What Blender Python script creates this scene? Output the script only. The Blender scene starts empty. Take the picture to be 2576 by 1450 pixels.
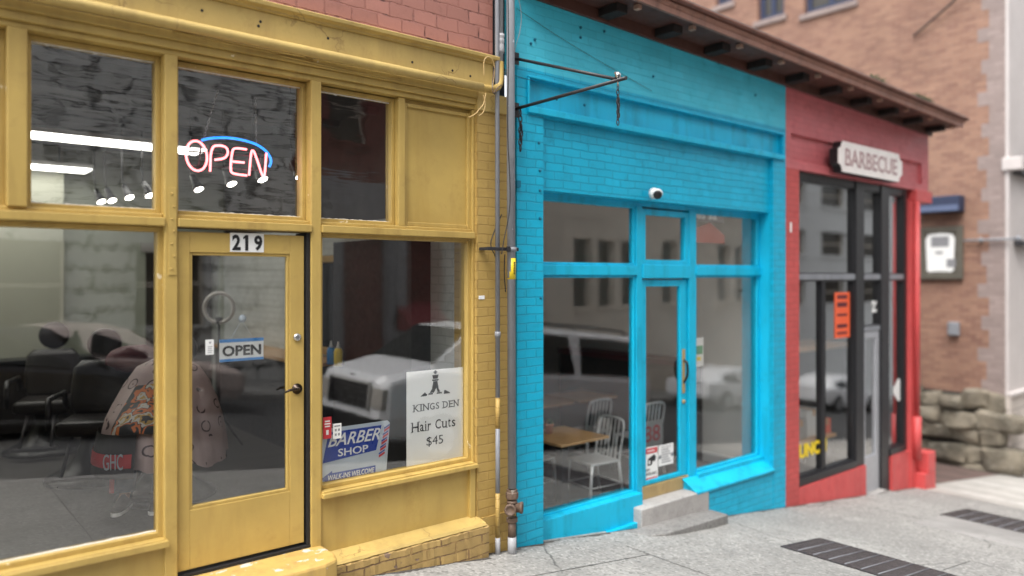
import bpy, bmesh, random
from math import sin, cos, pi, radians, sqrt, atan2, hypot
from mathutils import Vector, Matrix
random.seed(7)
SC = bpy.context.scene
COL = SC.collection
# ------------------------------------------------------------------ camera, sky, sun, exposure
AX = radians(50)                       # angle between the view axis and the row of shops (+X runs along the shopfronts)
CA, SA = cos(AX), sin(AX)
CAMY, CAMZ = -4.81, 1.79
cam = bpy.data.cameras.new('camera')
camo = bpy.data.objects.new('camera', cam)
COL.objects.link(camo)
camo.location = (0, CAMY, CAMZ)
camo.rotation_euler = (pi/2, 0, radians(-40))
cam.sensor_width = 36
cam.lens = 1900/2576*36
cam.shift_y = -28/2576
cam.clip_start = 0.05
cam.clip_end = 600
cam.dof.use_dof = True
cam.dof.focus_distance = 5.6
cam.dof.aperture_fstop = cam.lens/1000/0.058
SC.camera = camo
w = bpy.data.worlds.new('World'); SC.world = w; w.use_nodes = True
nt = w.node_tree
sky = nt.nodes.new('ShaderNodeTexSky'); sky.sky_type = 'NISHITA'; sky.sun_disc = False
SUN_EL, SUN_AZ = radians(60), radians(246)      # azimuth, clockwise from +Y
sky.sun_elevation = SUN_EL; sky.sun_rotation = SUN_AZ
sky.air_density = 1.0; sky.dust_density = 4.0; sky.ozone_density = 1.0
hs = nt.nodes.new('ShaderNodeHueSaturation'); hs.inputs['Saturation'].default_value = 0.18
nt.links.new(sky.outputs[0], hs.inputs['Color'])
bg = nt.nodes['Background']; bg.inputs['Strength'].default_value = 0.15
nt.links.new(hs.outputs[0], bg.inputs['Color'])
sl = bpy.data.lights.new('sun', 'SUN'); sl.energy = .75; sl.angle = radians(26); sl.color = (1, .965, .92)
so = bpy.data.objects.new('sun', sl); COL.objects.link(so)
sd = Vector((sin(SUN_AZ)*cos(SUN_EL), cos(SUN_AZ)*cos(SUN_EL), sin(SUN_EL)))
so.rotation_euler = sd.to_track_quat('Z', 'Y').to_euler(); so.location = (0, -8, 20)
SC.view_settings.view_transform = 'Standard'; SC.view_settings.look = 'None'
SC.view_settings.gamma = 1; SC.view_settings.exposure = 1.38
SC.cycles.max_bounces = 10; SC.cycles.transparent_max_bounces = 16; SC.cycles.use_denoising = True
SC.cycles.sample_clamp_indirect = 6

# ------------------------------------------------------------------ measuring helpers: 2576-px-wide photo coordinates to metres on a real plane
def PX(x, Y=0.):
    r = (x-1288)/1900; d = Y-CAMY
    return d*(CA+r*SA)/(SA-r*CA)
def PZ(x, y, Y=0.):
    return CAMZ-(y-697)/1900*(PX(x, Y)*CA+(Y-CAMY)*SA)
SL = .116
def G(X): return -SL*X                 # the pavement falls along the row
def GP(x, y):
    r = (x-1288)/1900; dx = CA+r*SA; dy = SA-r*CA; dz = -(y-697)/1900
    t = -CAMZ/(dz+SL*dx)
    return Vector((t*dx, CAMY+t*dy, CAMZ+t*dz))
def SP(x, y, X):                       # point on a wall that stands across the street direction
    r = (x-1288)/1900; t = X/(CA+r*SA)
    return Vector((X, CAMY+t*(SA-r*CA), CAMZ-(y-697)/1900*t))

# ------------------------------------------------------------------ mesh builder
class MB:
    def __init__(s): s.v = []; s.f = []; s.s = []
    def add(s, vs, fs, smooth=False):
        o = len(s.v); s.v += [Vector(p) for p in vs]
        s.f += [tuple(i+o for i in f) for f in fs]; s.s += [smooth]*len(fs)
        return s
    def box(s, x0, x1, y0, y1, z0, z1):
        x0, x1 = min(x0, x1), max(x0, x1); y0, y1 = min(y0, y1), max(y0, y1); z0, z1 = min(z0, z1), max(z0, z1)
        return s.add([(x0,y0,z0),(x1,y0,z0),(x1,y1,z0),(x0,y1,z0),(x0,y0,z1),(x1,y0,z1),(x1,y1,z1),(x0,y1,z1)],
              [(0,3,2,1),(4,5,6,7),(0,1,5,4),(1,2,6,5),(2,3,7,6),(3,0,4,7)])
    def obox(s, m, sx, sy, sz):
        vs = [m @ Vector((x*sx/2, y*sy/2, z*sz/2)) for z in (-1,1) for x,y in ((-1,-1),(1,-1),(1,1),(-1,1))]
        return s.add(vs, [(0,3,2,1),(4,5,6,7),(0,1,5,4),(1,2,6,5),(2,3,7,6),(3,0,4,7)])
    def _prism(s, A, B, smooth=False):
        n = len(A); return s.add(A+B, [tuple(range(n))[::-1], tuple(range(n, 2*n))]+[(i,(i+1)%n,n+(i+1)%n,n+i) for i in range(n)], smooth)
    def xz(s, poly, y0, y1): return s._prism([(x,y0,z) for x,z in poly], [(x,y1,z) for x,z in poly])
    def yz(s, poly, x0, x1): return s._prism([(x0,y,z) for y,z in poly], [(x1,y,z) for y,z in poly])
    def xy(s, poly, z0, z1): return s._prism([(x,y,z0) for x,y in poly], [(x,y,z1) for x,y in poly])
    def quad(s, a, b, c, d): return s.add([a,b,c,d], [(0,1,2,3)])
    def tube(s, pts, r, n=10, closed=False, rs=None):
        pts = [Vector(p) for p in pts]; N = len(pts); vs = []; up = None
        for i, p in enumerate(pts):
            a = pts[(i-1) % N] if (closed or i > 0) else p
            b = pts[(i+1) % N] if (closed or i < N-1) else p
            t = (b-a).normalized()
            if up is None:
                up = Vector((0,0,1)) if abs(t.z) < .9 else Vector((0,1,0))
            u = t.cross(up)
            u = u.normalized() if u.length > 1e-5 else t.orthogonal().normalized()
            v = u.cross(t).normalized(); up = v
            rr = rs[i] if rs else r
            vs += [p+rr*(cos(2*pi*k/n)*u+sin(2*pi*k/n)*v) for k in range(n)]
        fs = []
        for i in range(N if closed else N-1):
            j = (i+1) % N
            fs += [(i*n+k, i*n+(k+1) % n, j*n+(k+1) % n, j*n+k) for k in range(n)]
        s.add(vs, fs, True)
        if not closed:
            o = len(s.v)-len(vs)
            s.f += [tuple(o+k for k in range(n))[::-1], tuple(o+(N-1)*n+k for k in range(n))]; s.s += [False]*2
        return s
    def lathe(s, prof, m=Matrix(), n=24, smooth=True):
        if not isinstance(m, Matrix): m = Matrix.Translation(m)
        vs = []; fs = []
        for r, z in prof: vs += [m @ Vector((max(r,1e-4)*cos(2*pi*k/n), max(r,1e-4)*sin(2*pi*k/n), z)) for k in range(n)]
        for i in range(len(prof)-1): fs += [(i*n+k, i*n+(k+1) % n, (i+1)*n+(k+1) % n, (i+1)*n+k) for k in range(n)]
        s.add(vs, fs, smooth)
        o = len(s.v)-len(vs)
        s.f += [tuple(o+k for k in range(n))[::-1], tuple(o+(len(prof)-1)*n+k for k in range(n))]; s.s += [False]*2
        return s
    def ball(s, c, r, sc=(1,1,1), n=16, jit=0):
        c = Vector(c); prof = []; vs = []; fs = []; m = n//2
        for i in range(m+1):
            th = pi*i/m
            for k in range(n):
                d = Vector((sin(th)*cos(2*pi*k/n)*sc[0], sin(th)*sin(2*pi*k/n)*sc[1], cos(th)*sc[2]))
                vs.append(c+d*r*(1+(random.uniform(-jit, jit) if 0 < i < m else 0)))
        for i in range(m): fs += [(i*n+k, (i+1)*n+k, (i+1)*n+(k+1) % n, i*n+(k+1) % n) for k in range(n)]
        return s.add(vs, fs, True)
    def loft(s, rings, closed=True, caps=True, smooth=True):
        n = len(rings[0]); o = len(s.v); vs = [p for r in rings for p in r]; fs = []
        for i in range(len(rings)-1):
            for k in range(n if closed else n-1): fs.append((i*n+k, i*n+(k+1) % n, (i+1)*n+(k+1) % n, (i+1)*n+k))
        s.add(vs, fs, smooth)
        if caps:
            s.f += [tuple(o+k for k in range(n))[::-1], tuple(o+(len(rings)-1)*n+k for k in range(n))]; s.s += [False]*2
        return s
    def text(s, body, org, u, v, wd, ht, ext=.002, bold=0., shear=0.):
        """flat lettering fitted to a wd x ht box whose lower left corner is org, u to the right, v up"""
        cu = bpy.data.curves.new('lettering', 'FONT'); cu.body = body; cu.size = 1; cu.offset = bold; cu.shear = shear
        cu.resolution_u = 3; cu.extrude = 0.5
        t = bpy.data.objects.new('lettering', cu); COL.objects.link(t)
        dg = bpy.context.evaluated_depsgraph_get(); me = bpy.data.meshes.new_from_object(t.evaluated_get(dg))
        xs = [p.co.x for p in me.vertices]; ys = [p.co.y for p in me.vertices]
        x0, x1, y0, y1 = min(xs), max(xs), min(ys), max(ys)
        u = Vector(u).normalized(); v = Vector(v).normalized(); nn = u.cross(v); org = Vector(org)
        s.add([org+u*((p.co.x-x0)/(x1-x0)*wd)+v*((p.co.y-y0)/(y1-y0)*ht)+nn*((p.co.z+.5)*ext) for p in me.vertices],
              [tuple(p.vertices) for p in me.polygons])
        bpy.data.objects.remove(t); bpy.data.meshes.remove(me); bpy.data.curves.remove(cu)
        return s
    def build(s, name, m, parent=None, bevel=0, label=None, seg=2):
        base = Vector((0,0,0)); p = parent
        while p: base += p.location; p = p.parent
        me = bpy.data.meshes.new(name)
        me.from_pydata([tuple(q-base) for q in s.v], [], s.f); me.update()
        for pl, sm in zip(me.polygons, s.s): pl.use_smooth = sm
        bm = bmesh.new(); bm.from_mesh(me); bmesh.ops.recalc_face_normals(bm, faces=bm.faces); bm.to_mesh(me); bm.free()
        o = bpy.data.objects.new(name, me); COL.objects.link(o)
        me.materials.append(m)
        if parent: o.parent = parent
        if bevel:
            b = o.modifiers.new('bevel', 'BEVEL'); b.width = bevel; b.segments = seg; b.limit_method = 'ANGLE'; b.angle_limit = radians(40)
        if label: o['label'] = label
        return o
def tag(o, label, cat, group=None, kind=None):
    o['label'] = label; o['category'] = cat
    if group: o['group'] = group
    if kind: o['kind'] = kind
    return o
def thing(name, label, cat, loc=(0,0,0), group=None):
    o = bpy.data.objects.new(name, None); COL.objects.link(o); o.location = loc; o.empty_display_size = .1
    return tag(o, label, cat, group)
def struct(o): o['kind'] = 'structure'; return o
def copy_tree(o, parent=None):
    c = o.copy(); COL.objects.link(c)
    if parent: c.parent = parent
    for ch in list(o.children): copy_tree(ch, c)
    return c
def dup(o, loc, rz=0, label=None):
    c = copy_tree(o); c.location = loc; c.rotation_euler = (0,0,rz)
    if label: c['label'] = label
    return c
def holes(mb, x0, x1, z0, z1, y0, y1, hs):
    xs = sorted({x0, x1, *[h[0] for h in hs], *[h[1] for h in hs]}); zs = sorted({z0, z1, *[h[2] for h in hs], *[h[3] for h in hs]})
    xs = [x for x in xs if x0 <= x <= x1]; zs = [z for z in zs if z0 <= z <= z1]
    for a, b in zip(xs, xs[1:]):
        run = None
        for c, d in zip(zs, zs[1:]):
            mx, mz = (a+b)/2, (c+d)/2
            if any(h[0] < mx < h[1] and h[2] < mz < h[3] for h in hs):
                if run: mb.box(a, b, y0, y1, *run); run = None
            else: run = (run[0], d) if run else (c, d)
        if run: mb.box(a, b, y0, y1, *run)
    return mb

# ------------------------------------------------------------------ materials
class NT:
    def __init__(s, name):
        s.m = bpy.data.materials.new(name); s.m.use_nodes = True; s.t = s.m.node_tree
        s.b = s.t.nodes['Principled BSDF']; s.out = s.t.nodes['Material Output']
    def n(s, typ, **k):
        o = s.t.nodes.new('ShaderNode'+typ)
        for a, b in k.items(): setattr(o, a, b)
        return o
    def l(s, a, b): s.t.links.new(a, b)
    def val(s, sock, v):
        if hasattr(v, 'links'): s.l(v, sock)
        else: sock.default_value = (*v, 1) if isinstance(v, tuple) and len(v) == 3 and sock.type == 'RGBA' else v
    def pos(s, sx=1, sy=1, sz=1, obj=False):
        g = s.n('TexCoord').outputs['Object'] if obj else s.n('NewGeometry').outputs['Position']
        m = s.n('Mapping'); m.inputs['Scale'].default_value = (sx, sy, sz); s.l(g, m.inputs[0]); return m.outputs[0]
    def noise(s, vec, scale, detail=4, rough=.55):
        o = s.n('TexNoise'); o.inputs['Scale'].default_value = scale; o.inputs['Detail'].default_value = detail; o.inputs['Roughness'].default_value = rough
        s.l(vec, o.inputs['Vector']); return o.outputs['Fac']
    def ramp(s, fac, a, b, ca=0., cb=1.):
        o = s.n('MapRange'); o.inputs['From Min'].default_value = a; o.inputs['From Max'].default_value = b
        o.inputs['To Min'].default_value = ca; o.inputs['To Max'].default_value = cb; o.clamp = True
        s.l(fac, o.inputs['Value']); return o.outputs[0]
    def math(s, op, a, b=0.):
        o = s.n('Math', operation=op); s.val(o.inputs[0], a); s.val(o.inputs[1], b); return o.outputs[0]
    def mix(s, f, a, b, mode='MIX'):
        o = s.n('Mix', data_type='RGBA', blend_type=mode); s.val(o.inputs['Factor'], f); s.val(o.inputs['A'], a); s.val(o.inputs['B'], b); return o.outputs['Result']
    def bump(s, h, st=.3, dist=.01, nrm=None):
        o = s.n('Bump'); o.inputs['Strength'].default_value = st; o.inputs['Distance'].default_value = dist; s.l(h, o.inputs['Height'])
        if nrm: s.l(nrm, o.inputs['Normal'])
        return o.outputs[0]
    def fin(s, col=None, rough=None, nrm=None, metal=None, spec=None):
        if col is not None: s.val(s.b.inputs['Base Color'], col)
        if rough is not None: s.val(s.b.inputs['Roughness'], rough)
        if nrm is not None: s.l(nrm, s.b.inputs['Normal'])
        if metal is not None: s.b.inputs['Metallic'].default_value = metal
        if spec is not None: s.b.inputs['Specular IOR Level'].default_value = spec
        return s.m
def sc3(c, k): return tuple(min(1, x*k) for x in c)
def plain(name, col, rough=.5, metal=0., var=.12, bump=.05, scale=9, obj=False):
    N = NT(name); p = N.pos(obj=obj)
    f = N.noise(p, scale, 5); c = N.mix(f, sc3(col, 1-var), sc3(col, 1+var))
    return N.fin(c, N.ramp(N.noise(p, scale*2.3), .3, .7, max(.03, rough-.08), min(1, rough+.08)), N.bump(N.noise(p, scale*14, 3), bump, .004), metal)
def emit(name, col, st):
    N = NT(name); N.fin((0.02,.02,.02)); N.val(N.b.inputs['Emission Color'], col); N.b.inputs['Emission Strength'].default_value = st; return N.m
def paint(name, col, dirt=(.12,.08,.03), amt=.5, chip=None, chips=.70, rough=.5, cracks=0., fade=(1.12, .86), bumpy=.35):
    """old brushed paint on wood or render: tone drift, vertical run marks, grime specks, chips down to what is beneath"""
    N = NT(name); p = N.pos()
    tone = N.mix(N.ramp(N.noise(p, 1.7, 6, .6), .3, .7), sc3(col, fade[0]), sc3(col, fade[1]))
    runs = N.noise(N.pos(5, 5, .8), 1.5, 5, .6)
    c = N.mix(N.math('MULTIPLY', N.ramp(runs, .50, .78), amt), tone, dirt)
    blot = N.noise(p, 6, 8, .7)
    c = N.mix(N.math('MULTIPLY', N.ramp(blot, .56, .72), amt*.7), c, dirt)
    h = N.math('ADD', N.math('MULTIPLY', N.noise(N.pos(12, 12, 4), 3, 3), .5), N.math('MULTIPLY', N.noise(p, 38, 4), .5))
    if chip:
        cf = N.ramp(N.noise(p, 9, 9, .62), chips, chips+.012)
        c = N.mix(cf, c, chip); h = N.math('SUBTRACT', h, N.math('MULTIPLY', cf, .8))
    nr = N.bump(h, bumpy, .004)
    if cracks:
        v = N.n('TexVoronoi', feature='DISTANCE_TO_EDGE'); v.inputs['Scale'].default_value = 2.6
        wv = N.mix(.30, p, N.n('TexNoise').outputs['Color']); nz = wv.node.inputs['B'].links[0].from_node; nz.inputs['Scale'].default_value = 3.5; nz.inputs['Detail'].default_value = 6; N.l(p, nz.inputs['Vector'])
        N.l(wv, v.inputs['Vector'])
        gate = N.ramp(N.noise(p, 1.1, 3), .50, .58)
        line = N.math('MULTIPLY', N.ramp(v.outputs['Distance'], .0, .011, 1, 0), gate)
        c = N.mix(N.math('MULTIPLY', line, cracks), c, dirt)
        nr = N.bump(N.math('MULTIPLY', line, -1), .6, .004, nr)
    return N.fin(c, N.ramp(blot, .3, .7, rough-.1, rough+.14), nr)
def brick(name, col, mortar=None, bw=.215, bh=.0735, ms=.008, bs=.8, var=.10, rough=.5, dirt=(.08,.06,.05), amt=.3, gap=None, chip=None, chips=.72, wob=.012, gl=.43, col2=None, colrange=None):
    N = NT(name); g = N.n('NewGeometry'); x = N.n('SeparateXYZ'); N.l(g.outputs['Position'], x.inputs[0])
    p = N.pos()
    wx = N.math('MULTIPLY', N.math('SUBTRACT', N.noise(p, 7, 3), .5), wob*2); wz = N.math('MULTIPLY', N.math('SUBTRACT', N.noise(N.pos(1.1,1.1,1.1), 5.3, 3), .5), wob*2)
    c0 = N.n('CombineXYZ'); N.l(N.math('ADD', N.math('ADD', x.outputs[0], x.outputs[1]), wx), c0.inputs[0]); N.l(N.math('ADD', x.outputs[2], wz), c0.inputs[1])
    b = N.n('TexBrick'); b.offset = .5
    N.l(c0.outputs[0], b.inputs['Vector'])
    for k, v in (('Scale',1),('Mortar Size',ms),('Mortar Smooth',.35),('Bias',0),('Brick Width',bw),('Row Height',bh)): b.inputs[k].default_value = v
    b.inputs['Color1'].default_value = (*sc3(col, 1-var), 1); b.inputs['Color2'].default_value = (*(sc3(col2, 1) if col2 else sc3(col, 1+var)), 1)
    b.inputs['Mortar'].default_value = (*(mortar or col), 1)
    c = b.outputs['Color']
    if colrange: c = N.mix(N.ramp(N.noise(p, 1.3, 6, .65), .35, .68), c, colrange, 'MULTIPLY')
    c = N.mix(N.ramp(N.noise(p, 1.4, 6, .6), .3, .7), c, N.mix(1, c, (.82,.82,.82), 'MULTIPLY'))
    bl = N.noise(p, 5, 8, .7); c = N.mix(N.math('MULTIPLY', N.ramp(bl, .55, .74), amt), c, dirt)
    h = N.math('SUBTRACT', N.math('MULTIPLY', N.noise(p, 30, 5, .6), .35), b.outputs['Fac'])
    if gap:
        gf = N.math('MULTIPLY', b.outputs['Fac'], N.ramp(N.noise(p, 4.5, 6, .7), gl, gl+.12)); c = N.mix(gf, c, gap); h = N.math('SUBTRACT', h, gf)
    if chip:
        cf = N.ramp(N.noise(p, 8, 9, .62), chips, chips+.015); c = N.mix(cf, c, chip); h = N.math('SUBTRACT', h, N.math('MULTIPLY', cf, .7))
    return N.fin(c, N.ramp(bl, .3, .7, rough-.1, rough+.15), N.bump(h, bs, .006))
def concrete(name, col, speck=.5, scale=150, crack=.6, joints=None, spots=True):
    N = NT(name); p = N.pos()
    big = N.mix(N.ramp(N.noise(p, .9, 7, .65), .3, .7), sc3(col, .72), sc3(col, 1.16))
    v = N.n('TexVoronoi'); v.inputs['Scale'].default_value = scale; N.l(p, v.inputs['Vector'])
    sp = N.n('SeparateColor'); N.l(v.outputs['Color'], sp.inputs[0])
    c = N.mix(N.math('MULTIPLY', N.ramp(sp.outputs[0], .0, 1.), speck), big, N.mix(sp.outputs[1], sc3(col, .38), sc3(col, 1.55)))
    med = N.noise(p, 5, 8, .72); c = N.mix(N.ramp(med, .48, .72, 0, .5), c, sc3(col, .5))
    c = N.mix(N.ramp(N.noise(p, .8, 4, .5), .54, .60, 0, .25), c, sc3(col, .6))
    if spots: c = N.mix(N.ramp(N.noise(p, 23, 3), .70, .73), c, sc3(col, .32))
    h = N.math('MULTIPLY', v.outputs['Distance'], .5)
    nr = N.bump(h, .45, .004)
    if crack:
        vv = N.n('TexVoronoi', feature='DISTANCE_TO_EDGE'); vv.inputs['Scale'].default_value = .55
        nz = N.n('TexNoise'); nz.inputs['Scale'].default_value = 2.2; nz.inputs['Detail'].default_value = 8; N.l(p, nz.inputs['Vector'])
        N.l(N.mix(.25, p, nz.outputs['Color']), vv.inputs['Vector'])
        line = N.math('MULTIPLY', N.ramp(vv.outputs['Distance'], 0, .006, 1, 0), N.ramp(N.noise(p, .7, 2), .47, .55))
        c = N.mix(N.math('MULTIPLY', line, crack), c, sc3(col, .22)); nr = N.bump(N.math('MULTIPLY', line, -1), .5, .006, nr)
    return N.fin(c, .82, nr)
def glass(name, wave=.0, scale=1.3, k=2.0, dust=.02):
    """one thin window pane: clear straight through, mirror by Fresnel from both of its faces, a trace of dust"""
    N = NT(name); p = N.pos()
    tr = N.n('BsdfTransparent'); tr.inputs[0].default_value = (.975,.985,.975,1)
    gl = N.n('BsdfGlossy'); gl.inputs['Roughness'].default_value = 0.004; gl.inputs['Color'].default_value = (1,1,1,1)
    if wave:
        h = N.math('ADD', N.noise(N.pos(1,1,1.6), scale, 3, .5), N.math('MULTIPLY', N.noise(N.pos(.7,.7,5), scale*2.2, 2), .12)); N.l(N.bump(h, wave, .05), gl.inputs['Normal'])
    fr = N.n('LayerWeight'); fr.inputs['Blend'].default_value = .5
    F = N.math('ADD', N.math('MULTIPLY', N.math('POWER', fr.outputs['Facing'], 5.), .957), .043)      # Schlick, the same from either side
    mx = N.n('MixShader'); N.l(N.math('MINIMUM', N.math('MULTIPLY', F, k), 1.), mx.inputs[0]); N.l(tr.outputs[0], mx.inputs[1]); N.l(gl.outputs[0], mx.inputs[2])
    df = N.n('BsdfDiffuse'); df.inputs[0].default_value = (.6,.6,.58,1)
    m2 = N.n('MixShader'); N.l(N.ramp(N.noise(N.pos(1,1,.5), 3, 7, .65), .35, .8, dust*.3, dust*2.2), m2.inputs[0]); N.l(mx.outputs[0], m2.inputs[1]); N.l(df.outputs[0], m2.inputs[2])
    N.l(m2.outputs[0], N.out.inputs[0]); return N.m

YEL = (.490,.338,.096)
M = {}
M['yellow'] = paint('yellow_paint', YEL, (.22,.125,.03), .5, (.70,.60,.40), .70, .45)
M['yellow_flat'] = paint('yellow_board_paint', sc3(YEL, 1.02), (.30,.17,.035), .35, (.72,.64,.46), .76, .42, bumpy=.15)
M['yellow_fascia'] = paint('yellow_fascia_paint', (.52,.37,.12), (.25,.15,.05), .35, (.66,.55,.32), .74, .55, cracks=.75)
M['yellow_brick'] = brick('yellow_painted_brick', (.455,.30,.085), (.41,.26,.07), .215, .0735, .006, .8, .05, .55, (.20,.11,.04), .35, chip=(.36,.25,.14), chips=.75)
M['plinth'] = brick('yellow_worn_plinth_brick', (.42,.28,.10), (.36,.225,.08), .26, .078, .006, 1.0, .12, .65, (.16,.09,.05), .7, gap=(.17,.10,.05), chip=(.24,.16,.11), chips=.64, wob=.014)
M['maroon_brick'] = brick('maroon_painted_brick', (.42,.185,.145), (.38,.155,.12), .205, .10, .007, 1.0, .10, .55, (.05,.02,.02), .35, gap=(.06,.02,.018), wob=.016, gl=.52)
BLU = (.0,.45,.68)
M['blue'] = paint('blue_paint', BLU, (.0,.17,.26), .6, (.02,.22,.32), .74, .45, fade=(1.1,.92), bumpy=.22)
M['blue_dark'] = paint('blue_dark_paint', (.0,.15,.24), (.0,.05,.08), .5)
M['blue_brick'] = brick('blue_painted_brick', BLU, (.0,.37,.57), .215, .0735, .006, 1.0, .05, .40, (.0,.15,.23), .5, chip=(.03,.30,.42), chips=.73)
M['blue_upper'] = brick('blue_weathered_lightened_brick', (.06,.60,.78), (.05,.55,.72), .215, .0735, .005, .6, .05, .5, (.015,.16,.22), .35)  # weathered tone, its colour lightened further to offset the shade under the eave
RED = (.58,.082,.08)
M['red'] = paint('red_paint', RED, (.20,.02,.02), .3, None, .8, .45, fade=(1.1,.9), bumpy=.2)
M['red_brick'] = brick('red_painted_brick', (.56,.085,.08), (.47,.068,.062), .215, .0735, .007, .8, .06, .5, (.2,.03,.03), .25)
M['red_upper'] = brick('red_weathered_brick', (.63,.155,.165), (.55,.13,.14), .215, .0735, .006, .6, .05, .5, (.25,.03,.04), .6, chip=(.48,.22,.22), chips=.74)
M['brown'] = paint('brown_timber_paint', (.19,.075,.05), (.05,.025,.018), .6, (.36,.27,.2), .74, .55)
M['brown_light'] = paint('brown_fascia_paint', (.31,.145,.10), (.08,.04,.03), .6, (.40,.30,.24), .72, .5)
M['bracket_end'] = paint('bare_end_grain', (.42,.25,.18), (.1,.05,.03), .5, None, .8, .6)
M['tall_brick'] = brick('tall_building_brick', (.32,.165,.115), (.32,.21,.155), .21, .07, .008, .5, .2, .75, (.20,.10,.08), .35, col2=(.37,.21,.14), colrange=(.78,.74,.76))
M['quoin'] = brick('grey_quoin_brick', (.30,.235,.215), (.28,.215,.195), .24, .085, .010, .5, .12, .75)
M['stucco'] = paint('pale_stucco', (.55,.505,.485), (.42,.37,.35), .25, None, .8, .7, fade=(1.05,.93))
M['base_stone'] = brick('pale_base_stone', (.56,.50,.45), (.33,.29,.26), .9, .33, .012, .7, .06, .7)
M['stone'] = concrete('rough_foundation_stone', (.165,.145,.105), .35, 50, 0)
N = NT('rubble_rock'); p = N.pos(); bigc = N.mix(N.ramp(N.noise(p, 1.6, 6, .6), .36, .64), (.10,.088,.066), (.32,.275,.205))
bigc = N.mix(N.ramp(N.noise(p, 4.5, 8, .7), .5, .7, 0, .7), bigc, (.38,.345,.28)); hh = N.math('ADD', N.noise(p, 6, 8, .65), N.math('MULTIPLY', N.noise(p, 24, 6, .7), .4))
M['rock'] = N.fin(bigc, .9, N.bump(hh, 1.0, .05))
M['sidewalk'] = concrete('pavement_aggregate', (.30,.293,.275), .9, 46, .9)
M['apron'] = concrete('pale_apron_concrete', (.43,.41,.375), .3, 90, .4)
M['panel_conc'] = concrete('smooth_grey_concrete', (.33,.32,.305), .12, 120, .2)
M['step_conc'] = concrete('dark_step_concrete', (.23,.222,.21), .6, 50, .5)
M['step_white'] = concrete('pale_step_concrete', (.40,.38,.36), .3, 90, .4)
M['asphalt'] = concrete('asphalt', (.055,.055,.056), .5, 120, .8)
M['alley_brick'] = brick('alley_paving_brick', (.16,.105,.09), (.09,.07,.06), .2, .1, .01, .6, .2, .8)
M['ground'] = concrete('open_ground', (.16,.155,.145), .4, 40, .5)
M['pipe_grey'] = paint('grey_pipe_paint', (.235,.245,.265), (.10,.10,.11), .6, (.5,.52,.55), .68, .42)
M['pipe_pale'] = paint('pale_pipe_paint', (.36,.36,.37), (.14,.11,.1), .5, None, .7, .42)
M['rust'] = paint('rusty_cast_iron', (.13,.085,.06), (.05,.025,.015), .7, (.30,.26,.22), .62, .6)
M['iron'] = paint('dark_iron', (.022,.022,.026), (.05,.03,.02), .5, (.12,.11,.1), .72, .45)
M['black'] = plain('black_paint', (.012,.012,.014), .35)
M['black_matt'] = plain('black_matt', (.014,.013,.013), .75)
M['grate_iron'] = plain('grate_iron', (.19,.165,.165), .6, .3, .3)
M['apron_light'] = concrete('worn_pale_concrete', (.50,.48,.445), .3, 90, .2)
M['joint'] = plain('joint_filler', (.10,.095,.09), .9, var=.5, scale=20)
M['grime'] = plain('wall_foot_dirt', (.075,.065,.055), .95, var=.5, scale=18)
M['soffit'] = paint('dark_soffit_paint', (.095,.036,.024), (.03,.015,.01), .6, None, .8, .6)
M['bracket'] = plain('dark_bracket_wood', (.014,.008,.006), .8, var=.3)
M['cable'] = plain('black_cable', (.015,.015,.016), .5)
M['cable_yellow'] = plain('painted_cable', (.50,.34,.14), .5)
M['white'] = plain('white_sheet', (.80,.80,.78), .35, var=.02, bump=.01)
M['poster'] = plain('white_poster_board', (.94,.94,.92), .35, var=.02, bump=.01)
M['ink'] = plain('black_ink', (.013,.013,.015), .4)
M['grey_ink'] = plain('grey_ink', (.25,.25,.26), .4)
M['sign_blue'] = plain('sign_blue', (.022,.055,.32), .3, var=.05)
M['sky_blue'] = plain('light_blue_print', (.03,.23,.58), .3, var=.04)
M['sign_red'] = plain('sign_red', (.56,.035,.045), .35, var=.05)
M['sign_orange'] = plain('sign_orange', (.86,.12,.035), .4, var=.06)
M['sign_yellow'] = plain('sign_yellow', (.85,.62,.02), .4, var=.05)
M['sign_green'] = plain('sign_green', (.03,.30,.14), .4, var=.05)
M['silver_print'] = plain('silver_print', (.50,.56,.62), .35, var=.12, scale=3)
M['steel'] = plain('satin_steel', (.55,.55,.54), .28, 1.0)
M['alu'] = plain('brushed_aluminium', (.78,.78,.77), .5, .35, .08)
M['alu_door'] = plain('silver_door_metal', (.50,.51,.54), .4, .6)
M['brass'] = paint('worn_brass', (.42,.30,.13), (.16,.10,.04), .5, (.5,.46,.38), .66, .4)
M['bronze'] = plain('dark_bronze', (.045,.032,.025), .3, .8)
M['wood'] = plain('honey_wood', (.62,.37,.17), .4, var=.18, scale=4)
M['terracotta'] = plain('terracotta', (.50,.22,.12), .7)
M['leaf'] = plain('succulent_green', (.05,.13,.04), .5, var=.4)
M['moss'] = plain('dark_moss', (.035,.045,.015), .9, var=.5)
M['leather'] = plain('black_leather', (.018,.015,.014), .38, var=.2)
M['chrome'] = plain('chrome', (.62,.62,.62), .12, 1.0, .03)
M['cream_wall'] = plain('cream_plaster', (.42,.43,.35), .8, var=.06, scale=2)
M['cream_wall2'] = plain('greenish_plaster', (.36,.39,.32), .8, var=.06, scale=2)
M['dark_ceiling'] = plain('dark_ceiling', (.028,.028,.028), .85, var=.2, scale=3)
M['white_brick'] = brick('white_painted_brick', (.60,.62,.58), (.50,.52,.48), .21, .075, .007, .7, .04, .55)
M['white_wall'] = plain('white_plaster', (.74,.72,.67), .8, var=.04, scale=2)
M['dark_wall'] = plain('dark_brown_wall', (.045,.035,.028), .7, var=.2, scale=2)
M['maroon'] = plain('maroon_cloth', (.11,.012,.02), .55, var=.35, scale=6)
M['skin'] = plain('skin', (.42,.25,.18), .5, var=.06)
M['hair'] = plain('dark_hair', (.015,.011,.009), .5)
M['navy'] = plain('navy_cloth', (.02,.04,.075), .8)
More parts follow.
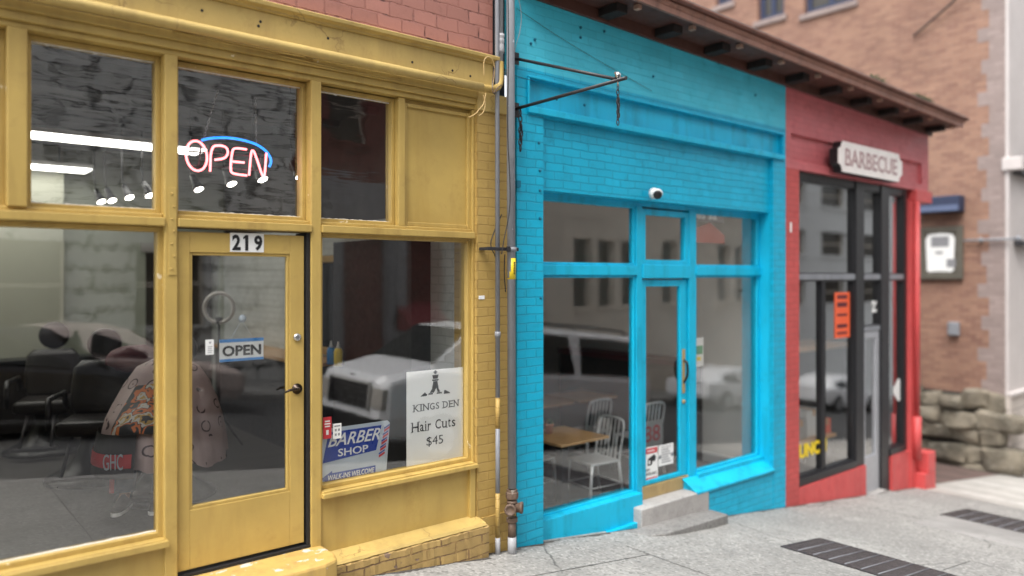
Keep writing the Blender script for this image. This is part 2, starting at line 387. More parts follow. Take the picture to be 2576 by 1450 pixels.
M['gold'] = plain('gilded_wood', (.42,.26,.08), .45, .4, .3)
M['mirror'] = plain('mirror_glass', (.7,.7,.7), .02, 1.0, .0, .0)
M['tube_light'] = emit('fluorescent_diffuser', (1,.97,.90), 3.0)
M['spot_glow'] = emit('spot_lamp_face', (1,.93,.82), 9)
M['neon_red'] = emit('red_neon', (1,.16,.17), 2.6)
M['neon_blue'] = emit('blue_neon', (.0,.22,1), 1.1)
M['plastic_grey'] = plain('grey_plastic', (.42,.41,.39), .4)
M['car_white'] = plain('white_car_paint', (.86,.87,.88), .18, var=.02, bump=0)
M['car_pale'] = plain('pale_pink_car_paint', (.55,.46,.42), .2, var=.02, bump=0)
M['car_dark'] = plain('dark_car_paint', (.012,.013,.016), .15, var=.02, bump=0)
M['car_glass'] = plain('car_glass', (.012,.014,.015), .05, var=.02, bump=0)
M['car_glass'].node_tree.nodes['Principled BSDF'].inputs['Specular IOR Level'].default_value = .12
M['rubber'] = plain('rubber', (.02,.02,.02), .8)
M['lamp_glass'] = plain('headlamp_glass', (.45,.42,.38), .12)
M['navy_awning'] = plain('dark_blue_awning', (.025,.035,.075), .7)
M['frame_olive'] = plain('weathered_frame', (.10,.09,.07), .7, var=.3)
M['op_grey'] = brick('opposite_grey_brick', (.66,.66,.63), (.5,.5,.48), 1.5, .5, .075, .7, .12, .8, (.10,.10,.09), .7, gap=(.012,.012,.011), wob=.22)
M['op_red'] = brick('opposite_red_brick', (.17,.045,.036), (.09,.045,.038), .215, .075, .010, .5, .3, .8)
M['op_dark'] = plain('opposite_dark_stone', (.22,.22,.235), .8, var=.3, scale=1.5)
M['op_cream'] = brick('opposite_cream_stone', (.72,.64,.54), (.55,.49,.41), 1.1, .45, .012, .4, .06, .8)
M['op_white'] = plain('opposite_pale_concrete', (.74,.75,.74), .8, var=.06, scale=.7)
M['op_window'] = plain('opposite_dark_window', (.045,.04,.032), .12, var=.3, scale=2)
M['glass_old'] = glass('old_window_pane', .12, 1.2, 4.3, .002)
M['glass'] = glass('window_pane', .025, .9, 4.1, .001)
M['glass_flat'] = glass('plate_window_pane', .008, .6, 3.7, .001)
# wood-plank floor
N = NT('grey_plank_floor'); g = N.pos(1,1,1); b = N.n('TexBrick'); N.l(g, b.inputs['Vector'])
for k, v in (('Scale',1),('Mortar Size',.003),('Brick Width',1.2),('Row Height',.15)): b.inputs[k].default_value = v
b.inputs['Color1'].default_value = (.045,.043,.040,1); b.inputs['Color2'].default_value = (.065,.062,.058,1); b.inputs['Mortar'].default_value = (.05,.05,.05,1)
M['plank'] = N.fin(N.mix(N.ramp(N.noise(N.pos(2,22,1), 2, 6), .35, .7, 0, .6), b.outputs['Color'], (.07,.065,.06)), .4)
M['cafe_floor'] = plain('dark_grey_floor', (.03,.028,.027), .6, var=.2, scale=3)
# barber cape cloth: pale pink with dark curled motifs
N = NT('patterned_cape_cloth'); p = N.pos(obj=True); v = N.n('TexVoronoi', feature='F1'); v.inputs['Scale'].default_value = 6.5; v.inputs['Randomness'].default_value = .35; N.l(p, v.inputs['Vector'])
ring = N.math('MULTIPLY', N.ramp(v.outputs['Distance'], .26, .28), N.math('MULTIPLY', N.ramp(v.outputs['Distance'], .33, .35, 1, 0), N.ramp(N.noise(p, 9, 1), .44, .47))); dots = N.ramp(v.outputs['Distance'], .05, .07, 1, 0)
M['cape'] = N.fin(N.mix(N.math('MAXIMUM', ring, dots), (.55,.42,.40), (.06,.03,.035)), .6, N.bump(N.noise(p, 5, 4), .4, .03))
N = NT('painted_cape_patch'); p = N.pos(7,7,2.2, obj=True); f = N.noise(p, 1.5, 2, .45); r = N.n('ValToRGB'); N.l(f, r.inputs[0]); r.color_ramp.interpolation = 'CONSTANT'
e = r.color_ramp.elements; e[0].color = (.012,.012,.015,1); e[1].position = .46; e[1].color = (.65,.17,.03,1)
for ps, cc in ((.54,(.02,.015,.015,1)),(.57,(.6,.56,.48,1)),(.64,(.5,.3,.06,1)),(.70,(.02,.02,.02,1))): q = e.new(ps); q.color = cc
M['cape_patch'] = N.fin(r.outputs[0], .6)
# ================================================================== SETTING: ground, pavement, road
def slope_sheet(mb, x0, x1, y0, y1, dz):
    return mb.quad((x0,y0,G(x0)+dz),(x1,y0,G(x1)+dz),(x1,y1,G(x1)+dz),(x0,y1,G(x0)+dz))
def slope_slab(mb, x0, x1, y0, y1, top, bot):
    return mb.add([(x0,y0,G(x0)+bot),(x1,y0,G(x1)+bot),(x1,y1,G(x1)+bot),(x0,y1,G(x0)+bot),(x0,y0,G(x0)+top),(x1,y0,G(x1)+top),(x1,y1,G(x1)+top),(x0,y1,G(x0)+top)],
        [(0,3,2,1),(4,5,6,7),(0,1,5,4),(1,2,6,5),(2,3,7,6),(3,0,4,7)])
struct(slope_sheet(MB(), -120, 160, -140, 140, -.30).build('ground', M['ground']))
struct(slope_slab(MB(), -40, 60, -3.30, .6, 0, -.28).build('pavement', M['sidewalk']))
struct(slope_slab(MB(), -40, 60, -3.46, -3.305, .003, -.28).build('kerb', M['panel_conc'], bevel=.015))
struct(slope_sheet(MB(), -40, 60, -11.0, -3.46, -.14).build('road', M['asphalt']))
struct(slope_slab(MB(), -40, 60, -14.2, -11.0, .02, -.28).build('far_pavement', M['sidewalk']))
struct(slope_sheet(MB(), 11.95, 17.5, -3.28, .02, .005).build('driveway_apron', M['apron']))
struct(slope_sheet(MB(), 12.0, 15.9, .02, 13, .009).build('alley_paving', M['alley_brick']))
# pale strips worn into the apron
sm = MB()
for k, (a, b) in enumerate(((12.25,12.6),(13.0,13.22),(13.75,14.2),(14.65,14.85))): slope_sheet(sm, a, b, -2.6, -.15+.04*k, .009)
struct(sm.build('apron_strip', M['apron_light']))
# joints cut across the pavement
jm = MB()
for X, a, b in ((1.2,-3.2,-.02),(5.05,-3.2,-.35),(8.0,-3.2,-2.1)): slope_sheet(jm, X, X+.008, a, b, .004)
for a, b, Y in ((2.9,5.05,-.62),(5.05,6.55,-1.9),(7.35,8.0,-2.1)): slope_sheet(jm, a, b, Y, Y+.008, .004)
struct(jm.build('pavement_joint', M['joint']))
def grate(name, label, p0, wid, length, ang):
    """cast frame, straight cross bars and wavy bearing strips over a dark pit; runs away from the wall towards the kerb"""
    t = thing(name, label, 'grate', (p0[0], p0[1], G(p0[0])), 'grates set in the pavement')
    zz = lambda x: G(x)
    def P(u, v, dz=0): return Vector((p0[0]+u, p0[1]-v, G(p0[0]+u)+dz))
    m = MB(); m.quad(P(0,0,.004), P(wid,0,.004), P(wid,length,.004), P(0,length,.004)); m.build('pit', M['black_matt'], t)
    f = MB(); fw = .022
    for a, b, c, d in ((-fw,0,0,length),(wid,wid+fw,0,length),(-fw,wid+fw,-fw,0),(-fw,wid+fw,length,length+fw)):
        f.add([P(a,c,0),P(b,c,0),P(b,d,0),P(a,d,0),P(a,c,.008),P(b,c,.008),P(b,d,.008),P(a,d,.008)], [(0,3,2,1),(4,5,6,7),(0,1,5,4),(1,2,6,5),(2,3,7,6),(3,0,4,7)])
    f.build('frame', M['iron'], t)
    c = MB(); n = int(length/.155)
    for k in range(1, n+1):
        v = k*length/(n+1)
        c.tube([P(.004, v, .011), P(wid-.004, v, .011)], .0048, 6)
    c.build('cross_bar', M['pipe_grey'], t)
    wv = MB(); nb = 26
    for k in range(nb):
        u0 = (k+.5)*wid/nb; pts = []; q = int(length/.03)
        L = []; R = []
        for i in range(q+1):
            u = u0+(.007 if i % 2 else -.007); L.append(P(u-.0050, i*length/q, .0075)); R.append(P(u+.0050, i*length/q, .0075))
        wv.add(L+R, [(i, i+1, q+1+i+1, q+1+i) for i in range(q)])
    wv.build('wavy_strip', M['grate_iron'], t)
    return t
grate('pavement_grate', 'long dark iron grate nearest the camera, set in bare speckled pavement', (6.54,-1.0), .70, 2.05, 0)
grate('pavement_grate', 'farther iron grate beside the smooth concrete panel near the pale driveway', (10.15,-1.05), .85, 2.0, 0)
tag(slope_slab(MB(), 9.2, 10.10, -3.2, -1.08, .012, -.02).build('cover_panel', M['panel_conc'], bevel=.004), 'smooth grey concrete cover panel beside the farther grate', 'cover panel')

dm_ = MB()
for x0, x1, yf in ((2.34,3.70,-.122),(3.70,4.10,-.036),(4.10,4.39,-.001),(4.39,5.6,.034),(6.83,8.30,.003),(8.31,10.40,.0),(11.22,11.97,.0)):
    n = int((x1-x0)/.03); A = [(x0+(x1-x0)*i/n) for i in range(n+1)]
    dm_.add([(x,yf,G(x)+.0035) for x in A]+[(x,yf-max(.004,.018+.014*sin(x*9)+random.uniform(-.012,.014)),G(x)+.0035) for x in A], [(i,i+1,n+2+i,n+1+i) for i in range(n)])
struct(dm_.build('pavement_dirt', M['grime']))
# ================================================================== YELLOW BARBER SHOP
Y0 = M['yellow']
ys = thing('yellow_shop', 'yellow timber barber shop front under a maroon brick upper wall', 'shop', (0,0,0))
def window(shop, x0, x1, z0, z1, yg, mat, gl, stop=.028, y0=None, y1=None, putty=False, bars=()):
    """glazed opening: stop frame round the glass area, pane as its child"""
    y0 = yg-.045 if y0 is None else y0; y1 = yg+.04 if y1 is None else y1
    m = MB(); m.box(x0-stop, x0, y0, y1, z0-stop, z1+stop); m.box(x1, x1+stop, y0, y1, z0-stop, z1+stop)
    m.box(x0, x1, y0, y1, z0-stop, z0); m.box(x0, x1, y0, y1, z1, z1+stop)
    f = m.build('window', mat, shop, bevel=.004)
    MB().quad((x0-.004,yg,z0-.004),(x1+.004,yg,z0-.004),(x1+.004,yg,z1+.004),(x0-.004,yg,z1+.004)).build('pane', gl, f)
    if putty:
        n = 40
        for zz, sg in ((z0, 1),) + (((z1, -1),) if putty > 1 else ()):
            top = [(x0+(x1-x0)*i/n, zz+sg*random.uniform(.003,.008)*(1.7 if random.random() < .1 else 1)) for i in range(n+1)]
            MB().xz([(x0,zz)]+top+[(x1,zz)], yg-.010, yg-.001).build('putty', M['white'], f)
    return f
XL = -2.4
MB().box(XL, 3.83, 0, .35, 3.52, 7.2).build('upper_wall', M['maroon_brick'], ys)
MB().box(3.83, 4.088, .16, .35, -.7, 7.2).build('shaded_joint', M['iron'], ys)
f = MB(); f.box(XL, 3.80, -.045, .30, 3.315, 3.50); f.build('fascia', M['yellow_fascia'], ys, bevel=.006)
MB().yz([(-.045,3.50),(-.058,3.505),(-.062,3.518),(-.095,3.53),(-.10,3.555),(-.085,3.562),(.0,3.575),(.0,3.50)], XL, 3.83).build('cornice_moulding', M['yellow_fascia'], ys, bevel=.003)
for x, y in ((508,27),(655,55),(650,66),(825,97),(1037,157),(1138,178),(1183,192)):
    X = PX(x, -.045); Z = PZ(x, y, -.045); MB().lathe([(.009,0),(.009,.003)], Matrix.Translation((X,-.0452,Z)) @ Matrix.Rotation(pi/2,4,'X'), 10).build('bolt_hole', M['black_matt'], ys)
l = MB(); l.box(XL, 3.66, .03, .30, 3.27, 3.315)                       # dark slot behind the conduit
l.build('slot', M['iron'], ys)
l = MB(); l.box(XL, 3.66, -.035, .30, 3.215, 3.27); l.box(XL, 3.66, -.012, .30, 3.165, 3.215); l.box(XL, 3.66, .012, .30, 3.13, 3.165)
l.build('lintel', Y0, ys, bevel=.006)
# a split strip of the lintel curling away
cu = MB()
for k, (a, b, y, z) in enumerate(((1.35,2.25,-.042,3.262),(2.0,2.95,-.040,3.238))):
    cu.tube([(a+(b-a)*i/10, y-.006*sin(i*.6), z-.012*sin(pi*i/10)+.004*k) for i in range(11)], .006, 5)
cu.build('split_strip', M['yellow_flat'], ys)
def post(x0, x1, z0, z1, y0=0., y1=.2): return MB().box(x0, x1, y0, y1, z0, z1).build('post', Y0, ys, bevel=.006)
post(XL, -.62, -.2, 3.13, .006)
post(.525, .619, 2.168, 3.13)
post(1.316, 1.391, -.2, 3.13); post(2.256, 2.330, -.24, 3.13); post(2.962, 3.02, 2.168, 3.128, .03)
post(3.64, 3.662, .3, 3.128, .02)
for a, b in ((-.62,1.316),(1.391,2.256),(2.330,3.64)):
    m = MB(); m.box(a, b, -.016, .2, 2.094, 2.146); m.box(a, b, .03, .2, 2.146, 2.172)
    m.build('transom_bar', Y0, ys, bevel=.006)
s_ = MB(); s_.box(1.337, 1.382, -.007, -.001, 1.80, 2.33)
for k in range(7): s_.ball((1.360+(.006 if k % 2 else -.006), -.009, 1.84+k*.075), .007, n=8)
s_.build('strap_plate', Y0, ys, bevel=.002)
window(ys, -.59, .497, 2.2, 3.10, .13, Y0, M['glass_old'])
window(ys, .647, 1.288, 2.2, 3.10, .13, Y0, M['glass_old'], putty=2)
window(ys, 1.419, 2.228, 2.2, 3.095, .13, Y0, M['glass_old'], putty=2)
window(ys, 2.358, 2.934, 2.2, 3.095, .13, Y0, M['glass_old'], putty=2)
window(ys, -.575, 1.288, .25, 2.062, .09, Y0, M['glass'], stop=.03, putty=1)
window(ys, 2.36, 3.610, .345, 2.065, .09, Y0, M['glass'], stop=.03)
pn = MB(); pn.box(3.02, 3.64, .07, .2, 2.172, 3.128); pn.build('blank_panel', M['yellow_flat'], ys, bevel=.002)
pt = MB(); pt.box(3.02, 3.05, .05, .07, 2.172, 3.1); pt.box(3.61, 3.64, .045, .07, 2.172, 3.1); pt.box(3.05, 3.61, .05, .07, 2.172, 2.205); pt.box(3.05, 3.61, .05, .07, 3.07, 3.1)
pt.build('panel_moulding', Y0, ys, bevel=.005)
# lower sills and bulkheads
m = MB(); m.box(-.62, 1.33, -.045, .2, .178, .215); m.box(-.62, 1.316, -.02, .2, .215, .22); m.build('sill', Y0, ys, bevel=.006)
MB().box(-.62, 1.316, .02, .2, -.3, .178).build('bulkhead', M['yellow_flat'], ys)
m = MB(); m.box(2.325, 3.655, -.045, .2, .272, .305); m.box(2.33, 3.64, -.018, .2, .305, .315); m.build('sill', Y0, ys, bevel=.006)
m = MB(); m.box(2.33, 3.60, .025, .2, -.2, .272); m.build('bulkhead', M['yellow_flat'], ys)
m = MB(); m.box(3.60, 3.655, -.004, .2, -.13, .272); m.build('bulkhead_stile', Y0, ys, bevel=.005)
# worn brick plinth with a sloping rendered cap
pl = MB(); n = 44; fr = []; 
rings = []
for i in range(n+1):
    X = 2.335+(3.70-2.335)*i/n; j = lambda a: random.uniform(-a, a)
    rings.append([(X, .03, -.132), (X, -.085+j(.003), -.168+j(.003)), (X, -.118+j(.006), -.186+j(.005)), (X, -.12+j(.003), -.30+j(.004)), (X, -.12+j(.008), G(X)-.06), (X, .03, G(X)-.06)])
pl.loft(rings, smooth=False); pl.build('plinth', M['plinth'], ys)
cap = MB(); cap.loft([[(X, .024, -.118), (X, -.10+random.uniform(-.004,.004), -.152), (X, -.113, -.172+random.uniform(-.003,.003)), (X, .024, -.19)] for X in [2.335+1.345*i/24 for i in range(25)]], smooth=False)
cap.build('plinth_cap', M['yellow_fascia'], ys)
pi_ = MB(); pi_.box(3.662, 4.05, -.014, .30, -.75, 3.12); pi_.box(3.70, 4.05, -.035, -.014, -.75, -.14); pi_.build('pilaster', M['yellow_brick'], ys)
MB().box(3.655, 4.04, -.03, .30, 3.12, 3.27).build('pilaster_cap', M['yellow_fascia'], ys, bevel=.008)
MB().box(3.662, 3.83, -.02, .3, 3.27, 3.315).build('pilaster_neck', M['yellow_fascia'], ys)
# step and threshold
st = MB(); st.xy([(1.38,-.02),(1.40,-.30),(1.50,-.335),(2.20,-.33),(2.30,-.29),(2.335,-.20),(2.335,.03),(1.38,.03)], -.40, -.052)
st.build('doorstep', paint('worn_yellow_step', (.58,.38,.11), (.25,.15,.06), .6, (.62,.58,.52), .60, .6), ys, bevel=.02)
MB().box(1.391, 2.256, .012, .2, -.145, -.0335).build('threshold', M['black_matt'], ys)
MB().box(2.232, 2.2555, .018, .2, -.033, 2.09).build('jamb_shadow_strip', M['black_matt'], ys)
# door
dm = MB(); dm.box(1.398, 1.470, .03, .075, -.012, 2.068); dm.box(2.116, 2.216, .03, .075, -.012, 2.068); dm.box(1.470, 2.116, .03, .075, 1.942, 2.068); dm.box(1.470, 2.116, .03, .075, -.012, .352)
door = dm.build('door', paint('door_paint', sc3(YEL, 1.02), (.26,.15,.04), .3, None, .8, .4, bumpy=.12), ys, bevel=.003)
b_ = MB()
for a in ((1.470,1.488,1.924,1.942,0),(1.470,1.488,.352,.372,0)): pass
b_.box(1.470, 1.488, .038, .07, .352, 1.942); b_.box(2.098, 2.116, .038, .07, .352, 1.942); b_.box(1.488, 2.098, .038, .07, 1.924, 1.942); b_.box(1.488, 2.098, .038, .07, .352, .372)
b_.build('glazing_bead', Y0, door, bevel=.004)
MB().quad((1.486,.058,.37),(2.10,.058,.37),(2.10,.058,1.926),(1.486,.058,1.926)).build('pane', M['glass'], door)
m = MB(); m.box(1.716, 1.936, .0265, .0295, 1.950, 2.072); np_ = m.build('number_plate', M['white'], door, bevel=.001)
m = MB()
m.xz([(1.812,1.960),(1.832,1.960),(1.832,2.060),(1.816,2.060),(1.800,2.046),(1.800,2.032),(1.812,2.038)], .0243, .0263)
for k, ch in ((0,'2'),(2,'9')): m.text(ch, (1.729+k*.071, .0263, 1.960), (1,0,0), (0,0,1), .054, .100, .002, .035)
m.build('house_number', M['ink'], door)
MB().lathe([(.0,0),(.026,.002),(.027,.012),(.020,.020),(.012,.022),(.0,.022)][::-1], Matrix.Translation((2.165,.03,1.383)) @ Matrix.Rotation(pi/2,4,'X'), 20).build('deadbolt', M['steel'], door)
lv = MB(); lv.lathe([(.0,0),(.036,.0),(.036,.008),(.015,.012),(.013,.045),(.0,.045)], Matrix.Translation((2.165,.03,1.035)) @ Matrix.Rotation(pi/2,4,'X'), 20)
lv.tube([(2.165,-.012,1.035),(2.13,-.018,1.040),(2.09,-.018,1.036),(2.065,-.012,1.024)], .009, 8, rs=[.011,.010,.009,.007]); lv.build('lever_handle', M['bronze'], door)
# interior shell of the barber shop
ish = M['cream_wall']
MB().box(XL, 3.80, .2, 6.6, -.16, -.062).build('floor', M['plank'], ys)
MB().box(XL, 3.80, .3, 6.6, 3.45, 3.5).build('ceiling', M['dark_ceiling'], ys)
bw = MB(); holes(bw, XL, 3.80, -.06, 3.45, 6.0, 6.1, [(2.72,3.70,-.06,2.12)]); bw.build('back_wall', M['cream_wall2'], ys)
MB().box(XL, 1.73, 5.75, 6.0, .0, 3.45).build('wall_breast', ish, ys)
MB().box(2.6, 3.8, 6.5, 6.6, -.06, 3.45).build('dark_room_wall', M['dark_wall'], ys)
MB().box(XL-.1, XL, .2, 6.6, -.06, 3.5).build('left_wall', ish, ys)
MB().box(3.75, 3.83, .36, 6.6, -.06, 2.35).build('right_wall', M['white_brick'], ys)
MB().box(3.752, 3.83, .36, 6.6, 2.351, 3.45).build('right_wall', M['dark_wall'], ys)
MB().box(2.66, 3.74, 5.93, 6.0, 2.12, 2.24).build('opening_lintel', M['plastic_grey'], ys)
MB().box(3.55, 3.75, .78, 2.25, -.06, 2.14).build('dark_partition', M['black_matt'], ys)
rs_ = MB()
for k in range(7): rs_.box(XL, 3.8, .9+k*.8, .98+k*.8, 3.38, 3.45)
rs_.build('ceiling_joist', M['dark_ceiling'], ys)

# ---------------------------------------------------------------- things fixed to or standing in the barber shop
def D2(pts, Y): return [(PX(x, Y), Y, PZ(x, y, Y)) for x, y in pts]
K = .4375
def N2(pts, Y=.30): return D2([(x*K, y*K) for x, y in pts], Y)
def smoothpts(pts, it=2):
    for _ in range(it):
        q = [pts[0]]
        for a, b in zip(pts, pts[1:]):
            a, b = Vector(a), Vector(b); q += [a*.75+b*.25, a*.25+b*.75]
        pts = q+[pts[-1]]
    return pts
neon = thing('neon_sign', 'red neon OPEN sign with blue arc hanging behind the window above the door', 'neon sign', (PX(575,.3), .3, PZ(575,400,.3)))
O_ = [(1130+60*cos(a)+8*sin(a), 897+86*sin(a)) for a in [2*pi*k/28 for k in range(28)]]
MB().tube(N2(O_), .0078, 10, closed=True).build('letter', M['neon_red'], neon)
MB().tube(smoothpts(N2([(1208,987),(1213,842),(1270,836),(1306,850),(1312,885),(1292,913),(1235,920)]), 2), .0078, 10).build('letter', M['neon_red'], neon)
e_ = MB(); e_.tube(smoothpts(N2([(1418,860),(1345,850),(1333,880),(1324,975),(1334,1000),(1420,1010)])), .0078, 10); e_.tube(N2([(1338,930),(1405,936)]), .0078, 10); e_.build('letter', M['neon_red'], neon)
MB().tube(smoothpts(N2([(1432,1010),(1444,874),(1453,864),(1465,880),(1508,1010),(1516,1020),(1522,1008),(1531,882)]), 1), .0078, 10).build('letter', M['neon_red'], neon)
MB().tube(smoothpts(N2([(1160,808),(1200,797),(1260,792),(1340,795),(1420,812),(1480,833),(1530,868),(1555,905),(1560,935),(1548,960)])), .0085, 10).build('arc', M['neon_blue'], neon)
fr = MB()
for a, b in (((1085,870),(1530,905)),((1100,950),(1525,985))): fr.tube(N2([a, b], .325), .006, 6)
fr.tube(N2([(1160,808),(1140,960)], .325), .006, 6); fr.tube(N2([(1500,850),(1490,1000)], .325), .006, 6)
fr.build('frame', M['black'], neon)
for a, b in (((1170,800),(1252,520)),((1475,820),(1468,560))):
    pa, pb = N2([a, b], .31); ch = MB(); nL = 16
    for k in range(nL):
        p = Vector(pa).lerp(Vector(pb), (k+.5)/nL); dv = (Vector(pb)-Vector(pa)).normalized(); L = (Vector(pb)-Vector(pa)).length/nL
        sd_ = Vector((1,0,0)) if k % 2 else Vector((0,1,0)); sd_ = (sd_-dv*sd_.dot(dv)).normalized()
        ch.tube([p+dv*L*.62*cos(t)+sd_*L*.3*sin(t) for t in [2*pi*i/8 for i in range(8)]], .0014, 4, closed=True)
    ch.build('chain', M['steel'], neon)
# little hanging OPEN board on the door glass
YO = .072
os_ = thing('open_sign', 'white hanging OPEN sign with blue edges behind the door glass', 'sign', (PX(607,YO), YO, PZ(607,880,YO)))
xa, xb = PX(552,YO), PX(663,YO); za, zb = PZ(607,908,YO), PZ(607,852,YO)
MB().box(xa, xb, YO, YO+.004, za, zb).build('board', M['white'], os_)
m = MB(); m.box(xa, xb, YO-.002, YO, zb-.021, zb); m.box(xa, xb, YO-.002, YO, za, za+.017); m.build('border', M['sky_blue'], os_)
MB().text('OPEN', (xa+.018, YO-.0004, za+.034), (1,0,0), (0,0,1), xb-xa-.036, zb-za-.076, .002, .03).build('lettering', M['ink'], os_)
cx, cz = PX(608,YO), PZ(608,802,YO)
MB().lathe([(.0,0),(.026,.0),(.020,.006),(.010,.010),(.0,.012)], Matrix.Translation((cx,YO-.012,cz)) @ Matrix.Rotation(-pi/2,4,'X'), 18).build('suction_cup', M['silver_print'], os_)
m = MB(); m.tube([(xa+.07,YO+.002,zb),(cx,YO,cz-.01)], .0016, 5); m.tube([(xb-.07,YO+.002,zb),(cx,YO,cz-.01)], .0016, 5); m.build('string', M['silver_print'], os_)
cd = MB().box(PX(517,.054), PX(538,.054), .054, .0565, PZ(527,893,.054), PZ(527,855,.054)).build('card', M['white'])
tag(cd, 'small white printed card stuck on the door glass left of the hanging sign', 'card')
m = MB(); X, Z = PX(521,.054), PZ(527,872,.054)
for k in range(4): m.box(X+.004, X+.032-.004*(k % 2), .0530, .054, Z-.012*k-.004, Z-.012*k)
m.xz([(X+.014,Z+.018),(X+.022,Z+.018),(X+.026,Z+.034),(X+.018,Z+.026),(X+.010,Z+.034)], .0530, .054)
m.build('print', M['grey_ink'], cd)
# KINGS DEN poster
YP = .108
po = thing('window_poster', 'white KINGS DEN Hair Cuts $45 poster with chess king, in window corner', 'poster', (PX(1095,YP), YP, .345))
pa, pb = PX(1023,YP), PX(1166,YP); pz0, pz1 = .318, PZ(1098,930,YP)
MB().box(pa, pb, YP, YP+.006, pz0, pz1).build('board', M['poster'], po, bevel=.002)
PW, PH = pb-pa, pz1-pz0
def pp(u, v): return (pa+u*PW, YP-.0006, pz0+v*PH)
t_ = MB()
def ptxt(s, u0, u1, v0, v1, bold=.0): t_.text(s, pp(u0, v0), (1,0,0), (0,0,1), (u1-u0)*PW, (v1-v0)*PH, .0012, bold)
def serif_word(word, spans, v0, v1, th=.0055):
    for ch, (u0, u1) in zip(word, spans):
        v2 = v0+(v1-v0)*{'a':.70,'r':.70,'u':.70,'s':.70,'t':.9}.get(ch, 1)
        t_.text(ch, pp(u0, v0), (1,0,0), (0,0,1), (u1-u0)*PW, (v2-v0)*PH, .0012, .004)
        z0, z1 = pz0+v0*PH, pz0+v2*PH
        feet = {'K':((0,1),(0,1)),'I':((.5,),(.5,)),'N':((0,),(0,1)),'D':((0,),(0,)),'E':((0,),(0,)),'H':((0,1),(0,1)),'i':((.5,),()),'r':((0,),()),'t':((),()),'u':((1,),(0,)),'a':((1,),())}.get(ch, ((),()))
        for lst, z in ((feet[0], z0), (feet[1], z1)):
            for q in lst:
                x = pa+(u0+(u1-u0)*q)*PW; t_.box(x-th*1.7, x+th*1.7, YP-.0016, YP-.0003, z-.0015 if z == z0 else z-.003, z+.003 if z == z0 else z+.0015)
serif_word('KINGSDEN', [(.115,.205),(.232,.25),(.278,.375),(.395,.475),(.498,.555),(.625,.71),(.735,.80),(.82,.905)], .585, .655)
serif_word('HairCuts', [(.085,.20),(.225,.285),(.312,.33),(.36,.41),(.49,.585),(.61,.69),(.715,.76),(.785,.845)], .375, .475)
t_.text('$45', pp(.335,.20), (1,0,0), (0,0,1), .29*PW, .105*PH, .0012, -.006)
t_.build('lettering', M['ink'], po)
k_ = MB(); cu_, cv_ = .49, .70
def kp(poly): k_.xz([(pa+u*PW, pz0+v*PH) for u, v in poly], YP-.0018, YP-.0003)
kp([(.475,.955),(.505,.955),(.505,.968),(.522,.968),(.522,.98),(.505,.98),(.505,.992),(.475,.992),(.475,.98),(.458,.98),(.458,.968),(.475,.968)])
kp([(.435,.945),(.545,.945),(.53,.905),(.45,.905)]); kp([(.43,.898),(.55,.898),(.54,.882),(.44,.882)])
kp([(.455,.878),(.525,.878),(.545,.80),(.575,.762),(.53,.762),(.505,.81),(.465,.762),(.39,.762),(.43,.80)])
kp([(.375,.758),(.45,.758),(.44,.744),(.365,.744)]); kp([(.52,.758),(.60,.758),(.61,.744),(.51,.744)])
kp([(.23,.735),(.31,.775),(.325,.758),(.345,.755),(.34,.735)]); kp([(.64,.735),(.645,.77),(.66,.776),(.74,.748),(.755,.735)])
k_.build('chess_king_emblem', M['ink'], po)
# BARBER SHOP board
YB = .116
bs_ = thing('barber_sign', 'blue and silver BARBER SHOP walk-ins welcome board propped on the window sill', 'sign', (PX(895,YB), YB, .345))
ba, bb = PX(806,YB), PX(981,YB); bz0, bz1 = .318, PZ(975,1058,YB)
BW, BH = bb-ba, bz1-bz0
def bp(u, v, o=.0006): return (ba+u*BW-.05*v*0, YB-o, bz0+v*BH)
MB().xz([(ba,bz0),(bb-.045,bz0),(bb-.03,bz0+.02),(bb,bz1-.02),(bb-.02,bz1),(ba+.02,bz1)], YB, YB+.006).build('board', M['silver_print'], bs_, bevel=.002)
m = MB(); m.xz([bp(.03,.40)[::2], bp(.79,.48)[::2], bp(.87,.93)[::2], bp(.11,.93)[::2]], YB-.0016, YB-.0001)
m.xz([bp(0.0,.12)[::2], bp(.16,.24)[::2], bp(.16,.20)[::2], bp(.78,.20)[::2], bp(.78,.04)[::2], bp(.16,.04)[::2], bp(.16,.0)[::2]], YB-.0016, YB-.0001)
m.build('blue_field', M['sign_blue'], bs_)
m = MB(); m.text('BARBER', bp(.10,.67,.0018), (1,0,.0), (.12,0,1), .74*BW, .22*BH, .0012, .012, .25)
m.text('SHOP', bp(.24,.475,.0018), (1,0,0), (0,0,1), .43*BW, .135*BH, .0012, .012)
m.text('WALK-INS WELCOME', bp(.10,.075,.0018), (1,0,0), (0,0,1), .66*BW, .095*BH, .0012, .012, .15); m.build('lettering', M['white'], bs_)
pole = MB(); 
for k in range(5):
    v = .33+k*.115; pole.xz([bp(.83+.02*k,v)[::2], bp(.92+.018*k,v+.06)[::2], bp(.92+.018*k,v+.10)[::2], bp(.83+.02*k,v+.045)[::2]], YB-.0014, YB-.0001)
pole.build('red_stripe', M['sign_red'], bs_)
pole = MB()
for k in range(5):
    v = .385+k*.115; pole.xz([bp(.83+.02*k,v)[::2], bp(.92+.018*k,v+.06)[::2], bp(.92+.018*k,v+.085)[::2], bp(.83+.02*k,v+.03)[::2]], YB-.0014, YB-.0001)
pole.build('blue_stripe', M['sign_blue'], bs_)
YS = .082
